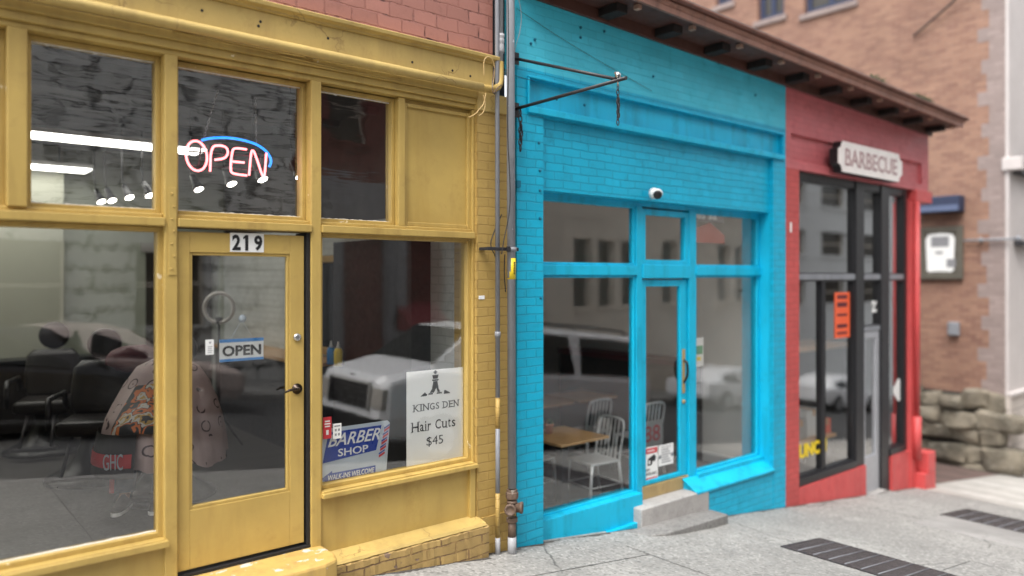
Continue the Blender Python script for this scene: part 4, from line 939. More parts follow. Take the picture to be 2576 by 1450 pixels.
# wall bracket for a hanging sign (the sign is gone)
xb_ = 4.075; zb_ = PZ(1300,275,0); t = thing('sign_bracket', 'black iron sign bracket sticking out over the pavement without its sign', 'bracket', (xb_,0,zb_))
tip = Vector((xb_+.02,-1.20,zb_+.02)); m = MB(); m.tube([(xb_,-.003,zb_),tip], .014, 8); m.build('arm', M['iron'], t)
m = MB(); m.tube([(xb_,-.003,PZ(1297,148,0)), tip+Vector((0,.10,.012))], .0125, 8); m.build('stay', M['iron'], t)
m = MB(); m.box(xb_-.03,xb_+.03,-.010,-.001,zb_-.07,zb_+.05); m.box(xb_-.03,xb_+.03,-.010,-.001,PZ(1297,148,0)-.05,PZ(1297,148,0)+.05); m.build('wall_plate', M['iron'], t)
m = MB(); m.ball(tip+Vector((0,.08,.035)), .024, n=10); m.tube([tip+Vector((-.03,.08,.05)), tip+Vector((.03,.08,.02))], .010, 6); m.tube([tip+Vector((0,.08,.06)), tip+Vector((.0,.08,-.04))], .007, 6); m.build('bolt', M['chrome'], t)
def chain_(label, p, n, size, branch):
    m = MB()
    def run(q, n):
        for k in range(n):
            z = q.z-size*.5-k*size*.78
            u = Vector((1,0,0)) if k % 2 else Vector((.35,.94,0))
            m.tube([Vector((q.x,q.y,z))+u*(size*.26*cos(a))+Vector((0,0,size*.5*sin(a))) for a in [2*pi*i/10 for i in range(10)]], size*.085, 5, closed=True)
    run(p, n)
    if branch: run(p+Vector((.018,.01,-size*1.9)), branch)
    return tag(m.build('hanging_chain', M['iron']), label, 'chain')
chain_('rusty chain hanging at the wall end of the bracket arm beside the standpipe', Vector((xb_+.01,-.05,zb_-.01)), 7, .062, 3)
chain_('rusty chain hanging from the outer tip of the sign bracket', tip+Vector((0,.08,-.03)), 8, .046, 4)
cable('thin wire running across the upper blue wall to a hook', [(1300,22),(1330,42),(1400,90),(1500,150),(1640,230)], .0022, M['cable'], -.012)
# signs on the cafe door and right window
YD = .207
def dsign(name, label, x0, x1, y0, y1, base, Y=YD, cat='sign'):
    xm = (x0+x1)/2; a, b, c, d = PX(x0,Y), PX(x1,Y), PZ(xm,y1,Y), PZ(xm,y0,Y)
    t = thing(name, label, cat, (a,Y,c)); MB().box(a, b, Y, Y+.003, c, d).build('sheet', base, t, bevel=.001)
    return t, a, b, c, d
t, a, b, c, d = dsign('surveillance_sign', 'red and white VIDEO SURVEILLANCE sign with camera picture on the cafe door', 1619, 1655, 1125, 1215, M['white'])
W_, H_ = b-a, d-c
def Qb(mb, u0,u1,v0,v1,o=.0015): mb.box(a+u0*W_, a+u1*W_, YD-o, YD-.0002, c+v0*H_, c+v1*H_)
m = MB(); Qb(m,.05,.95,.82,.97); m.build('red_band', M['sign_red'], t); m = MB(); Qb(m,.05,.95,.03,.15); m.build('red_band', M['sign_red'], t)
m = MB(); m.text('VIDEO', (a+.07*W_,YD-.0003,c+.335*H_), (1,0,0),(0,0,1), .36*W_, .075*H_, .0012, .01); m.text('SURVEILLANCE', (a+.07*W_,YD-.0003,c+.215*H_), (1,0,0),(0,0,1), .84*W_, .085*H_, .0012, .005)
m.xz([(a+.30*W_,c+.68*H_),(a+.74*W_,c+.78*H_),(a+.86*W_,c+.70*H_),(a+.78*W_,c+.58*H_),(a+.62*W_,c+.60*H_),(a+.56*W_,c+.49*H_),(a+.28*W_,c+.49*H_)], YD-.0014, YD-.0002); m.build('print', M['ink'], t)
m = MB(); Qb(m,.34,.46,.53,.63,.0022); m.text('NO TRESPASSING', (a+.10*W_,YD-.0016,c+.06*H_), (1,0,0),(0,0,1), .80*W_, .055*H_, .0012, .01); m.text('WARNING', (a+.22*W_,YD-.0016,c+.865*H_), (1,0,0),(0,0,1), .56*W_, .06*H_, .0012, .01); m.build('white_print', M['white'], t)
t, a, b, c, d = dsign('notice_sign', 'white notice with grey print to the right of the red surveillance sign', 1657, 1694, 1118, 1170, M['white'])
W_, H_ = b-a, d-c; m = MB()
for k in range(6): Qb(m,.18,.82-.08*(k % 3),.14+k*.12,.19+k*.12)
m.text('NOTICE', (a+.2*W_,YD-.0003,c+.84*H_), (1,0,0),(0,0,1), .6*W_, .09*H_, .0012, .005)
for u in (.09,.91): m.lathe([(.0,0),(.022,0),(.0,.001)], Matrix.Translation((a+u*W_,YD-.0004,c+.45*H_)) @ Matrix.Rotation(pi/2,4,'X'), 12)
m.build('print', M['grey_ink'], t)
t, a, b, c, d = dsign('green_notice', 'white paper with green block taped inside right cafe window at mullion', 1746, 1770, 850, 922, M['white'], .222)
m = MB(); m.box(a+.1*(b-a), b-.1*(b-a), .2205, .2219, c+.42*(d-c), c+.72*(d-c)); m.build('green_block', M['sign_green'], t); m = MB(); m.box(a+.15*(b-a), b-.3*(b-a), .2205, .2219, c+.2*(d-c), c+.33*(d-c)); m.build('yellow_block', M['sign_yellow'], t)
t, a, b, c, d = dsign('window_decal', 'dark decal with white lettering over red roof shape, top of right cafe window', 1747, 1823, 528, 612, M['black_matt'], .222)
bpy.data.objects.remove([o for o in t.children][0])
m = MB(); m.box(a, b-.02, .2222, .225, c+.62*(d-c), d); m.build('dark_block', M['op_dark'], t)
m = MB(); m.xz([(a,c),(b,c),(b,c+.25*(d-c)),(a+.5*(b-a),c+.62*(d-c)),(a,c+.4*(d-c))], .2222, .225); m.build('red_roof_shape', plain('faded_red_print', (.38,.09,.07), .5), t)
m = MB(); m.text('es sa', (a+.03,.2220,c+.70*(d-c)), (1,0,0),(0,0,1), .68*(b-a), .22*(d-c), .001, .03); m.build('lettering', M['white'], t)
m = MB(); m.text('OPEN', (a+.05,.2220,c+.12*(d-c)), (1,0,0),(0,0,1), .6*(b-a), .09*(d-c), .001, .01); bpy.data.meshes
t, a, b, c, d = dsign('number_board', 'white board with large red 88 seen through the cafe door', 1612, 1668, 1058, 1124, M['plastic_grey'], .95)
m = MB(); m.text('88', (a+.06,.949,c+.06), (1,0,0),(0,0,1), (b-a)-.12, (d-c)-.12, .0012, .0); m.build('lettering', M['sign_red'], t)
t, a, b, c, d = dsign('menu_papers', 'white menu papers standing on a counter beyond the cafe door', 1640, 1675, 905, 960, M['white'], 2.9)
m = MB(); m.box(a+.02, a+.20, 2.893, 2.8995, c+.05, d-.05); m.build('print', M['grey_ink'], t)

# ---------------------------------------------------------------- cafe furniture
FZ = -.56
def cafe_table(name, label, x0, x1, y0, y1, zt=.175):
    cx, cy = (x0+x1)/2, (y0+y1)/2; t = thing(name, label, 'table', (cx,cy,FZ))
    MB().box(x0,x1,y0,y1,zt-.028,zt).build('top', M['wood'], t, bevel=.005)
    MB().box(cx-.045,cx+.045,cy-.045,cy+.045,FZ+.02,zt-.028).build('column', M['black'], t)
    m = MB(); m.box(cx-.30,cx+.30,cy-.035,cy+.035,FZ,FZ+.03); m.box(cx-.035,cx+.035,cy-.30,cy+.30,FZ,FZ+.031); m.build('foot', M['black'], t, bevel=.006); return t
cafe_table('dining_table', 'small honey coloured wooden cafe table close to the left blue window', 5.02, 5.70, .44, 1.12)
for x0, lab in ((4.5,'left wooden table of the back row'),(5.75,'middle wooden table of the back row'),(7.0,'wooden table of the back row seen through the door')):
    cafe_table('dining_table', lab+' in the cafe', x0, x0+1.15, 2.15, 2.85)
def navy_chair(label):
    t = thing('metal_chair', label, 'chair', (0,0,0), 'brushed metal slat back chairs in the cafe'); A = M['alu']
    m = MB(); m.box(-.20,.20,-.20,.20,.425,.45); m.build('seat', A, t, bevel=.012)
    for s in (-1,1):
        m = MB(); m.tube([(s*.18,-.18,.43),(s*.185,-.20,.2),(s*.19,-.21,0)], .016, 8, rs=[.020,.016,.012]); m.build('leg', A, t)
        m = MB(); m.tube([(s*.18,.19,.43),(s*.185,.22,.2),(s*.19,.26,0)], .016, 8, rs=[.018,.015,.012]); m.build('leg', A, t)
    m = MB(); m.tube(smoothpts([(-.185,.19,.44),(-.19,.215,.60),(-.195,.255,.80),(-.15,.265,.86),(.15,.265,.86),(.195,.255,.80),(.19,.215,.60),(.185,.19,.44)],2), .014, 8); m.build('back_frame', A, t)
    for k in range(5):
        x = -.115+k*.0575; m = MB(); m.add([(x-.013,.19,.45),(x+.013,.19,.45),(x+.013,.222,.62),(x-.013,.222,.62),(x-.013,.263,.86),(x+.013,.263,.86)],[(0,1,2,3),(3,2,5,4)])
        m.build('slat', A, t)
    m = MB(); m.tube([(-.187,-.20,.2),(.187,-.20,.2)], .008, 6); m.tube([(-.187,.22,.2),(.187,.22,.2)], .008, 6); m.tube([(-.187,-.2,.2),(-.187,.22,.2)], .008, 6); m.tube([(.187,-.2,.2),(.187,.22,.2)], .008, 6); m.build('stretcher', A, t)
    return t
nc = navy_chair('metal slat back chair at the right end of the table by the window')
for i, (x, y, rz, lab) in enumerate(((5.74,.70,-95,None),(5.28,1.20,4,'metal slat back chair on the far side of the table, behind the potted plant'),(6.75,1.80,178,'metal chair at the back row left of the door post'),(7.05,1.22,176,'metal chair seen through the cafe door glass'),(5.45,1.95,182,'metal chair at the back row behind the window table'))):
    o = nc if i == 0 else dup(nc, (0,0,0), 0, lab)
    o.location = (x,y,FZ); o.rotation_euler = (0,0,radians(rz))
P = Vector((5.31,.93,.175)); t = thing('potted_plant', 'small green succulent in a terracotta pot on the cafe table', 'plant', P)
MB().lathe([(.0,0),(.036,0),(.047,.075),(.052,.077),(.052,.10),(.044,.10),(.042,.085),(.0,.085)], P, 18).build('pot', M['terracotta'], t)
m = MB()
for k in range(26):
    a = k*2.4; e_ = .25+.75*(k % 5)/5; d = Vector((cos(a)*cos(e_*1.4), sin(a)*cos(e_*1.4), sin(e_*1.4))); b = P+Vector((0,0,.088)); L_ = random.uniform(.05,.085)
    sdv = d.cross(Vector((0,0,1))).normalized()*.008; m.add([b-sdv*.5, b+sdv*.5, b+d*L_*.6+sdv, b+d*L_, b+d*L_*.6-sdv, b+d*L_*.5+Vector((0,0,.010))], [(0,1,5),(1,2,5),(2,3,5),(3,4,5),(4,0,5)])
m.build('leaves', M['leaf'], t)
t = thing('cafe_counter', 'dark counter with maroon top along the white cafe wall', 'counter', (7.9,1.6,FZ))
MB().box(7.72,8.07,1.02,3.3,FZ,.66).build('cabinet', M['black_matt'], t); MB().box(7.70,8.07,1.0,3.32,.66,.74).build('top', M['maroon'], t, bevel=.006)

# ================================================================== EAVE over blue and red
ev = thing('timber_eave', 'brown timber eave with dark brackets along the blue and red shops', 'eave', (8.32,0,4.16))
EX0, EX1 = 4.09, 12.62
MB().box(EX0, EX1, -.40, .0, 4.165, 4.185).build('soffit', M['soffit'], ev)
MB().box(EX0, EX1-.1, -.035, -.001, 4.06, 4.164).build('wall_plate', M['soffit'], ev, bevel=.004)
m = MB(); m.box(EX0, EX1, -.435, -.40, 4.150, 4.205); m.yz([(-.435,4.205),(-.40,4.205),(-.40,4.25),(-.455,4.25),(-.462,4.238)], EX0, EX1); m.build('fascia_board', M['brown_light'], ev, bevel=.004)
m = MB(); m.yz([(-.402,4.251),(-.40,4.292),(-.49,4.292),(-.503,4.28),(-.50,4.265),(-.48,4.254)], EX0, EX1+.05); m.build('gutter', M['brown'], ev, bevel=.004)
m = MB(); m.yz([(-.48,4.296),(-.48,4.306),(2.5,4.50),(2.5,4.296)], EX0, EX1+.02); m.build('roof', M['ground'], ev)
for k in range(10):
    x = 5.10+.80*k
    if x < EX1-.1: 
        r = MB().box(x-.07, x+.07, -.27, -.037, 4.085, 4.164).build('bracket', M['bracket'], ev, bevel=.006)
        MB().box(x+.10, x+.15, -.37, -.31, 4.120, 4.163).build('block', M['bracket_end'], r, bevel=.004)
m = MB()
for x0 in (9.6, 9.75, 10.9, 11.1, 11.25):
    for k in range(90):
        c = Vector((x0+random.gauss(0,.07), -.45+random.gauss(0,.03), 4.302+abs(random.gauss(0,.025)))); d = Vector((random.uniform(-1,1),random.uniform(-1,1),random.uniform(-.2,1))).normalized()*.03; e2 = d.orthogonal().normalized()*.012
        m.add([c-e2, c+e2, c+d], [(0,1,2)])
m.build('moss', M['moss'], ev); ev.rotation_euler = (0,.0225,0)

# ================================================================== RED BARBECUE SHOP
rd = thing('red_shop', 'red painted brick restaurant front with black framed windows', 'shop', (0,0,0))
R_ = M['red']
MB().box(BX1+.002, 8.608, -.003, .3, -1.6, 3.10).build('pilaster', M['red_brick'], rd)
m = MB(); holes(m, BX1+.002, 12.44, 3.10, 4.20, -.002, .06, [(8.42,12.20,3.20,3.52)]); m.build('upper_wall', M['red_upper'], rd)
MB().box(8.40, 12.22, .04, .3, 3.18, 3.54).build('sunk_panel', M['red_upper'], rd)
MB().box(BX1+.002, 12.43, .0615, .3, 3.10, 3.18).build('lintel', R_, rd); MB().box(BX1+.002, 12.43, .0615, .3, 3.54, 4.2).build('upper_backing', R_, rd)
MB().box(11.90, 12.46, -.05, .3, 2.92, 3.095).build('corbel', R_, rd, bevel=.01)
MB().box(11.80, 12.0, .0, .3, -1.6, 2.92).build('pier', R_, rd)
m = MB(); m.box(8.608, 10.40, .012, .22, -1.7, -.80); m.build('bulkhead', R_, rd); m = MB(); m.box(11.22, 11.80, .012, .22, -1.7, -.80); m.build('bulkhead', R_, rd)
Kk = M['black']
def rb(nm, *a): return MB().box(*a).build(nm, Kk, rd, bevel=.006)
rb('mullion', 8.608, 8.66, .05, .16, -.80, 3.10); rb('mullion', 10.18, 10.42, .045, .16, -1.4, 3.10); rb('mullion', 10.94, 11.20, .045, .16, -1.4, 3.10); rb('mullion', 11.70, 11.798, .05, .42, -.80, 3.10)
rb('mullion', 9.32, 9.37, .07, .15, -.72, 1.75)
for a, b in ((8.66,10.18),(10.42,10.94),(11.20,11.70)):
    MB().box(a, b, .055, .16, 1.752, 1.826).build('transom_bar', M['alu_door'] if False else M['pipe_grey'], rd, bevel=.006); rb('head_bar', a, b, .06, .16, 3.0, 3.10)
rb('sill_bar', 8.66, 10.18, .03, .16, -.80, -.70); rb('sill_bar', 11.20, 11.70, .03, .16, -.80, -.70)
window(rd, 8.68, 10.16, 1.846, 2.98, .11, Kk, M['glass_flat'], stop=.02); window(rd, 8.68, 9.30, -.68, 1.732, .11, Kk, M['glass_flat'], stop=.02); window(rd, 9.39, 10.16, -.68, 1.732, .11, Kk, M['glass_flat'], stop=.02)
window(rd, 10.44, 10.92, 1.846, 2.98, .11, Kk, M['glass_flat'], stop=.02); window(rd, 10.44, 10.92, 1.12, 1.732, .11, Kk, M['glass_flat'], stop=.02)
window(rd, 11.22, 11.68, 1.846, 2.98, .11, Kk, M['glass_flat'], stop=.02); window(rd, 11.22, 11.68, -.68, 1.732, .11, Kk, M['glass_flat'], stop=.02)
m = MB(); m.box(10.425, 10.935, .06, .14, 1.03, 1.10); m.build('door_head', M['pipe_grey'], rd, bevel=.004)
m = MB(); m.box(10.43, 10.50, .07, .12, -1.22, 1.03); m.box(10.82, 10.93, .07, .12, -1.22, 1.03); m.box(10.50, 10.82, .07, .12, .93, 1.03); m.box(10.50, 10.82, .07, .12, -1.22, -.72)
dr = m.build('door', M['alu_door'], rd, bevel=.004)
MB().quad((10.498,.10,-.722),(10.822,.10,-.722),(10.822,.10,.932),(10.498,.10,.932)).build('pane', M['glass_flat'], dr)
MB().box(10.42, 10.94, -.03, .2, -1.6, -1.225).build('threshold', M['step_white'], rd)
m = MB(); m.box(11.98, 12.36, -.14, .25, -1.7, -1.16); m.box(12.10, 12.36, -.14, .25, -1.16, -.86); m.box(11.98, 12.10, .05, .25, -1.16, -.86); m.build('pipe_boot', R_, rd, bevel=.015)
m = MB(); m.tube([(11.92,-.045,2.92),(11.92,-.045,-.30)], .040, 12); m.tube([(11.92,-.045,-.30),(11.92,-.045,-.95)], .058, 12); m.build('downpipe', M['red'], rd)
# red shop shell and things seen dimly inside
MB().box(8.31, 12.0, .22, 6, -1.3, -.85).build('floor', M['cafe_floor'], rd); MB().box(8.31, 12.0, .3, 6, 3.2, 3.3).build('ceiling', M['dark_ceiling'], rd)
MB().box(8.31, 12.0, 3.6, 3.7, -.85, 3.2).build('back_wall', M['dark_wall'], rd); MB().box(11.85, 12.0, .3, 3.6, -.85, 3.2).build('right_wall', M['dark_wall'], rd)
MB().box(8.31, 12.0, .301, 6, 4.2, 4.3).build('roof', M['ground'], rd)
sg = thing('barbecue_sign', 'white BARBECUE sign with notched corners above the red shop window', 'sign', (9.25,-.2,3.1))
sy = -.16; sx0, sx1, sz0, sz1 = 9.26, 11.10, 3.125, 3.515; q = .10
def nc_(cx, cz, a0): return [(cx+q*cos(a0-i*pi/2/5), cz+q*sin(a0-i*pi/2/5)) for i in range(6)]
poly = nc_(sx0,sz0,pi/2)+nc_(sx1,sz0,pi)+nc_(sx1,sz1,3*pi/2)+nc_(sx0,sz1,2*pi)
MB().xz(poly, sy-.012, sy).build('face', plain('sign_cream', (.82,.76,.72), .4), sg)
MB().xz([(x*.998+.02, z) for x, z in poly], sy+.0005, sy+.11).build('box', M['black'], sg)
m = MB(); m.box(9.5,9.56,sy+.11,-.0,3.2,3.4); m.box(10.8,10.86,sy+.11,-.0,3.2,3.4); m.build('standoff', M['black'], sg)
m = MB(); m.text('BARBECUE', (sx0+.17,sy-.0125,sz0+.085), (1,0,0),(0,0,1), sx1-sx0-.34, sz1-sz0-.17, .003, .012); m.build('lettering', plain('maroon_print', (.20,.035,.05), .5), sg)
m = MB(); m.text('BARBECUE', (sx0+.18,sy-.0158,sz0+.10), (1,0,0),(0,0,1), sx1-sx0-.36, sz1-sz0-.20, .003, -.022); m.build('inner_lettering', plain('pale_pink_print', (.62,.50,.48), .5), sg)
YR = .104
t, a, b, c, d = dsign('orange_poster', 'tall orange poster with dark print hanging in the red shop window', 2100, 2138, 736, 850, M['sign_orange'], YR)
m = MB()
for v0, v1 in ((.86,.94),(.68,.78),(.48,.53),(.22,.30),(.08,.13)): m.box(a+.15*(b-a), b-.2*(b-a), YR-.002, YR-.0002, c+v0*(d-c), c+v1*(d-c))
m.build('print', M['maroon'], t)
m = MB(); ya, yb, yc_, yd = PX(2003,YR), PX(2079,YR), PZ(2040,1147,YR), PZ(2040,1112,YR); m.text('LUNCH', (8.69,YR,yc_), (1,0,.0),(0,0,1), yb-8.69, yd-yc_, .002, .05)
tag(m.build('window_lettering', M['sign_yellow']), 'bold yellow window lettering low in the red shop window', 'lettering')
m = MB(); m.text('221', (PX(2192,YR),YR,PZ(2203,786,YR)), (1,0,0),(0,0,1), PX(2219,YR)-PX(2192,YR), PZ(2203,756,YR)-PZ(2203,786,YR), .002, .05)
tag(m.build('door_number', M['white']), 'white house number on the glass above the silver door', 'number')
m = MB(); X, Z = PX(2261,YR), PZ(2261,981,YR); m.xz([(X+.17*cos(a)*(1+.12*cos(4*a)), Z+.15*sin(a)*(1+.12*cos(4*a))) for a in [2*pi*i/24 for i in range(24)]], YR-.002, YR)
tag(m.build('window_sticker', M['white']), 'round white sticker on the narrow window right of the silver door', 'sticker')
m = MB(); m.box(PX(1988,-.006), PX(1992,-.006), -.006, -.003, PZ(1990,585,0), PZ(1990,560,0)); tag(m.build('paper_scrap', M['white']), 'white paper scrap stuck on the red pilaster edge', 'paper')
m = MB(); m.box(PX(1205,-.018), PX(1219,-.018), -.018, -.0145, PZ(1211,753,0), PZ(1211,744,0)); tag(m.build('paper_scrap', M['white']), 'white tape scrap on the yellow brick pilaster left of the pipes', 'paper')
t = thing('serving_counter', 'wooden topped serving counter inside the red shop', 'counter', (9.6,.9,-.85)); MB().box(8.7,11.6,.85,1.5,.70,.78).build('top', M['wood'], t, bevel=.006); MB().box(8.75,11.55,.9,1.5,-.85,.70).build('front', M['black_matt'], t)
t = thing('display_table', 'low dark display table just inside the red shop window', 'table', (9.4,.5,-.85)); MB().box(8.72,10.1,.28,.80,-.40,-.36).build('top', M['wood'], t, bevel=.005)
for x in (8.78,10.04):
    for y in (.33,.75): MB().box(x-.03,x+.03,y-.03,y+.03,-.85,-.40).build('leg', M['black'], t)
def carton(x, y, z, sx, sz, mt, lab):
    t = thing('carton', lab, 'box', (x,y,z)); MB().box(x-sx/2,x+sx/2,y-.15,y+.15,z,z+sz).build('body', mt, t, bevel=.012); MB().box(x-.03,x+.03,y-.152,y+.152,z+sz-.08,z+sz+.002).build('tape', M['wood'], t)
carton(8.95,.5,-.36,.34,.42,M['white'],'white carton leftmost on the display table in the red shop window')
carton(9.30,.5,-.36,.28,.26,M['plastic_grey'],'grey carton between two white cartons in the red shop window')
carton(9.66,.52,-.36,.36,.36,M['white'],'white carton on the display table behind the thin black mullion')
carton(9.98,.5,-.36,.22,.20,M['sign_orange'],'small orange carton at the right end of the display table')
carton(8.92,.5,.06,.28,.26,M['terracotta'],'brown carton stacked on top of the leftmost white carton')

# ================================================================== TALL BRICK BUILDING beyond the alley
TX = 15.9
tb = thing('brick_building', 'tall weathered brick building with pale street front beyond the alley', 'building', (TX,0,-1.9))
m = MB()
wl = []
for x0, x1, yb2 in ((1905,1972,47),(2022,2150,20),(1800,1842,12)):
    a = SP(x0,yb2,TX); b = SP(x1,yb2,TX); zz = SP((x0+x1)/2,yb2,TX).z; wl.append((min(a.y,b.y),max(a.y,b.y),zz,zz+1.9))
# side wall (stands on x = TX) with openings, built as strips
ys_ = sorted({.32, 14., *[w[0] for w in wl], *[w[1] for w in wl]}); zs_ = sorted({-2.2, 15., *[w[2] for w in wl], *[w[3] for w in wl]})
for a, b in zip(ys_, ys_[1:]):
    for c, d in zip(zs_, zs_[1:]):
        if not any(w[0] < (a+b)/2 < w[1] and w[2] < (c+d)/2 < w[3] for w in wl): m.box(TX, TX+.4, a, b, c, d)
m.build('side_wall', M['tall_brick'], tb)
for w in wl:
    m = MB(); m.box(TX+.14,TX+.2,w[0],w[0]+.12,w[2],w[3]); m.box(TX+.14,TX+.2,w[1]-.12,w[1],w[2],w[3]); m.box(TX+.14,TX+.2,w[0]+.12,w[1]-.12,w[2],w[2]+.14); m.box(TX+.14,TX+.2,(w[0]+w[1])/2-.06,(w[0]+w[1])/2+.06,w[2]+.14,w[3]); f = m.build('window', M['navy_awning'], tb)
    MB().quad((TX+.17,w[0],w[2]),(TX+.17,w[1],w[2]),(TX+.17,w[1],w[3]),(TX+.17,w[0],w[3])).build('pane', M['op_window'], f)
    MB().box(TX-.06,TX+.14,w[0]-.08,w[1]+.08,w[2]-.12,w[2]-.001).build('sill', M['quoin'], f)
m = MB(); m.box(TX-.003, TX+.4, .002, .24, -.40, 15)
for k in range(26): m.box(TX-.003, TX+.4, .24, .46 if k % 2 else .40, -.40+.6*k, -.40+.6*k+.26); m.box(TX-.003, TX+.4, .24, .27 if k % 3 else .31, -.40+.6*k+.26, -.40+.6*k+.6)
m.build('quoin', M['quoin'], tb)
m = MB(); m.box(TX+.001, TX+.4, .26, .321, -.4, 15); m.build('quoin_backing', M['tall_brick'], tb)
m = MB(); m.box(TX-.005, 30, -.05, .0015, -.36, 15); m.build('street_front', M['stucco'], tb)
m = MB(); m.box(TX-.02, 30, -.09, .0, -2.6, -.36); m.build('front_base', M['base_stone'], tb)
m = MB(); m.box(TX-.03, 30, -.14, .0, -.40, -.33); m.build('base_course', M['stucco'], tb, bevel=.01)
m = MB(); m.box(TX+.25, 30, -.22, -.051, 3.82, 3.87); m.box(TX+.2, 30, -.2, -.051, 3.70, 3.76); m.build('ledge_rail', M['iron'], tb)
m = MB(); m.box(TX+.25, 30, -.2, -.051, 2.38, 2.46); m.build('ledge_rail', M['iron'], tb)
MB().box(TX-.06, TX+.15, -.28, .05, 3.74, 3.98).build('corner_block', M['stucco'], tb, bevel=.02)
# rubble footing: many irregular rounded stones
m = MB(); m.box(TX-.03, TX+.01, .1, 10, -2.4, -.42)
m.build('footing_shadow_joint', plain('dark_mortar', (.05,.046,.04), .9), tb)
from mathutils import noise as mnoise
m = MB(); zrow = [-2.12,-1.74,-1.38,-1.04,-.72]
for r, z0 in enumerate(zrow):
    hh = (zrow+[-.40])[r+1]-z0; y = -.02-.35*(r % 2)
    while y < 6:
        L_ = random.uniform(.3,.85) if r < 4 else random.uniform(.25,.6); h2 = hh*random.uniform(.82,1.2); c = Vector((TX-.01, y+L_/2, z0+hh/2+random.uniform(-.05,.05))); o = len(m.v)
        m.ball(c, .5, (1,1,1), 30)
        sd_ = Vector((random.uniform(-9,9), random.uniform(-9,9), random.uniform(-9,9))); rot = random.uniform(-.16,.16); tap = random.uniform(-.5,.5); thick = random.uniform(.08,.26); lean = random.uniform(-.4,.4)
        for i in range(o, len(m.v)):
            d = (m.v[i]-c)*2
            q = [(1 if v >= 0 else -1)*abs(v)**.34 for v in d]
            k = 1+.20*mnoise.noise(d*1.0+sd_)+.16*mnoise.noise(d*2.3+sd_)+.12*abs(mnoise.noise(d*4.5+sd_))
            yy, zz = q[1]*L_*.50*k, q[2]*h2*.50*k*(1+tap*q[1]*.6)
            m.v[i] = c+Vector((q[0]*thick*k*(1+lean*q[2]*.5), yy*cos(rot)-zz*sin(rot), yy*sin(rot)+zz*cos(rot)))
        y += L_*.97
m.build('rubble_stone', M['rock'], tb)
a, b = SP(2313,571,TX), SP(2425,703,TX); y0, y1, z0, z1 = min(a.y,b.y), max(a.y,b.y), b.z, SP(2370,571,TX).z
fs = thing('framed_sign', 'weathered dark framed white poster hanging on the brick side wall', 'sign', (TX,y0,z0))
m = MB(); w_ = .11; m.box(TX-.08,TX-.01,y0,y0+w_,z0,z1); m.box(TX-.08,TX-.01,y1-w_,y1,z0,z1); m.box(TX-.08,TX-.01,y0+w_,y1-w_,z0,z0+w_); m.box(TX-.08,TX-.01,y0+w_,y1-w_,z1-w_,z1); m.build('frame', M['frame_olive'], fs, bevel=.01)
MB().box(TX-.05,TX-.01,y0+w_,y1-w_,z0+w_,z1-w_).build('backing', M['frame_olive'], fs)
n = 40; ym, zm = (y0+y1)/2, (z0+z1)/2; m = MB(); m.yz([(ym+(y1-y0-.30)/2*(1 if cos(a) > 0 else -1)*abs(cos(a))**.22*(1+.05*sin(7*a)), zm+(z1-z0-.28)/2*(1 if sin(a) > 0 else -1)*abs(sin(a))**.22*(1+.03*sin(9*a))) for a in [2*pi*i/n for i in range(n)]], TX-.062, TX-.051); m.build('poster', M['white'], fs)
m = MB(); m.box(TX-.066,TX-.0625,ym-.16,ym+.16,zm+.12,zm+.32); m.box(TX-.066,TX-.0625,ym-.28,ym-.12,zm-.28,zm-.12); m.box(TX-.066,TX-.0625,ym-.05,ym+.08,zm-.02,zm+.03); m.build('print', M['grey_ink'], fs)
a, b = SP(2313,497,TX), SP(2428,535,TX); zt_, zb2 = SP(2370,497,TX).z, SP(2370,537,TX).z
aw = thing('small_awning', 'small dark blue awning on the brick wall above the framed poster', 'awning', (TX,a.y,zb2))
m = MB(); m.yz([(min(a.y,b.y),zb2),(max(a.y,b.y),zb2),(max(a.y,b.y),zt_),(min(a.y,b.y),zt_)], TX-.30, TX-.001); m.build('canopy', M['navy_awning'], aw, bevel=.02)
m = MB(); m.box(TX-.302,TX-.30,min(a.y,b.y)+.02,max(a.y,b.y)-.02,zb2+.02,zb2+.13); m.build('valance', plain('blue_grey_cloth', (.10,.13,.22), .8), aw)
P = SP(2552,604,TX); Q = SP(2428,606,TX); m = MB(); m.tube([(TX-.07,Q.y,Q.z),(TX-.07,P.y-.1,Q.z)], .022, 8); m.ball((TX-.07,SP(2470,605,TX).y,Q.z), .05, n=10); m.ball((TX-.07,P.y-.08,Q.z), .06, n=10)
tag(m.build('wall_rod', M['pipe_grey']), 'thin grey rod running along the brick wall right of the framed poster', 'rod')
P = SP(2402,827,TX); m = MB(); m.box(TX-.10,TX-.001,P.y-.1,P.y+.1,P.z-.13,P.z+.13); tag(m.build('junction_box', M['pipe_grey'], bevel=.02), 'small grey junction box on the brick wall under the framed poster', 'box')
cable('overhead cable crossing the tall brick wall to its corner', [(TX-.05,1.6,6.6),(TX-.15,.6,7.2),(TX-.3,-.6,8.3),(TX-.4,-2,9.6)], .02)
bk = MB().box(TX+2.4, TX+3.4, -.065, -.0505, .25, 1.1).build('wall_plaque', M['iron']); tag(bk, 'dark plaque on the pale street front low near the corner', 'plaque')

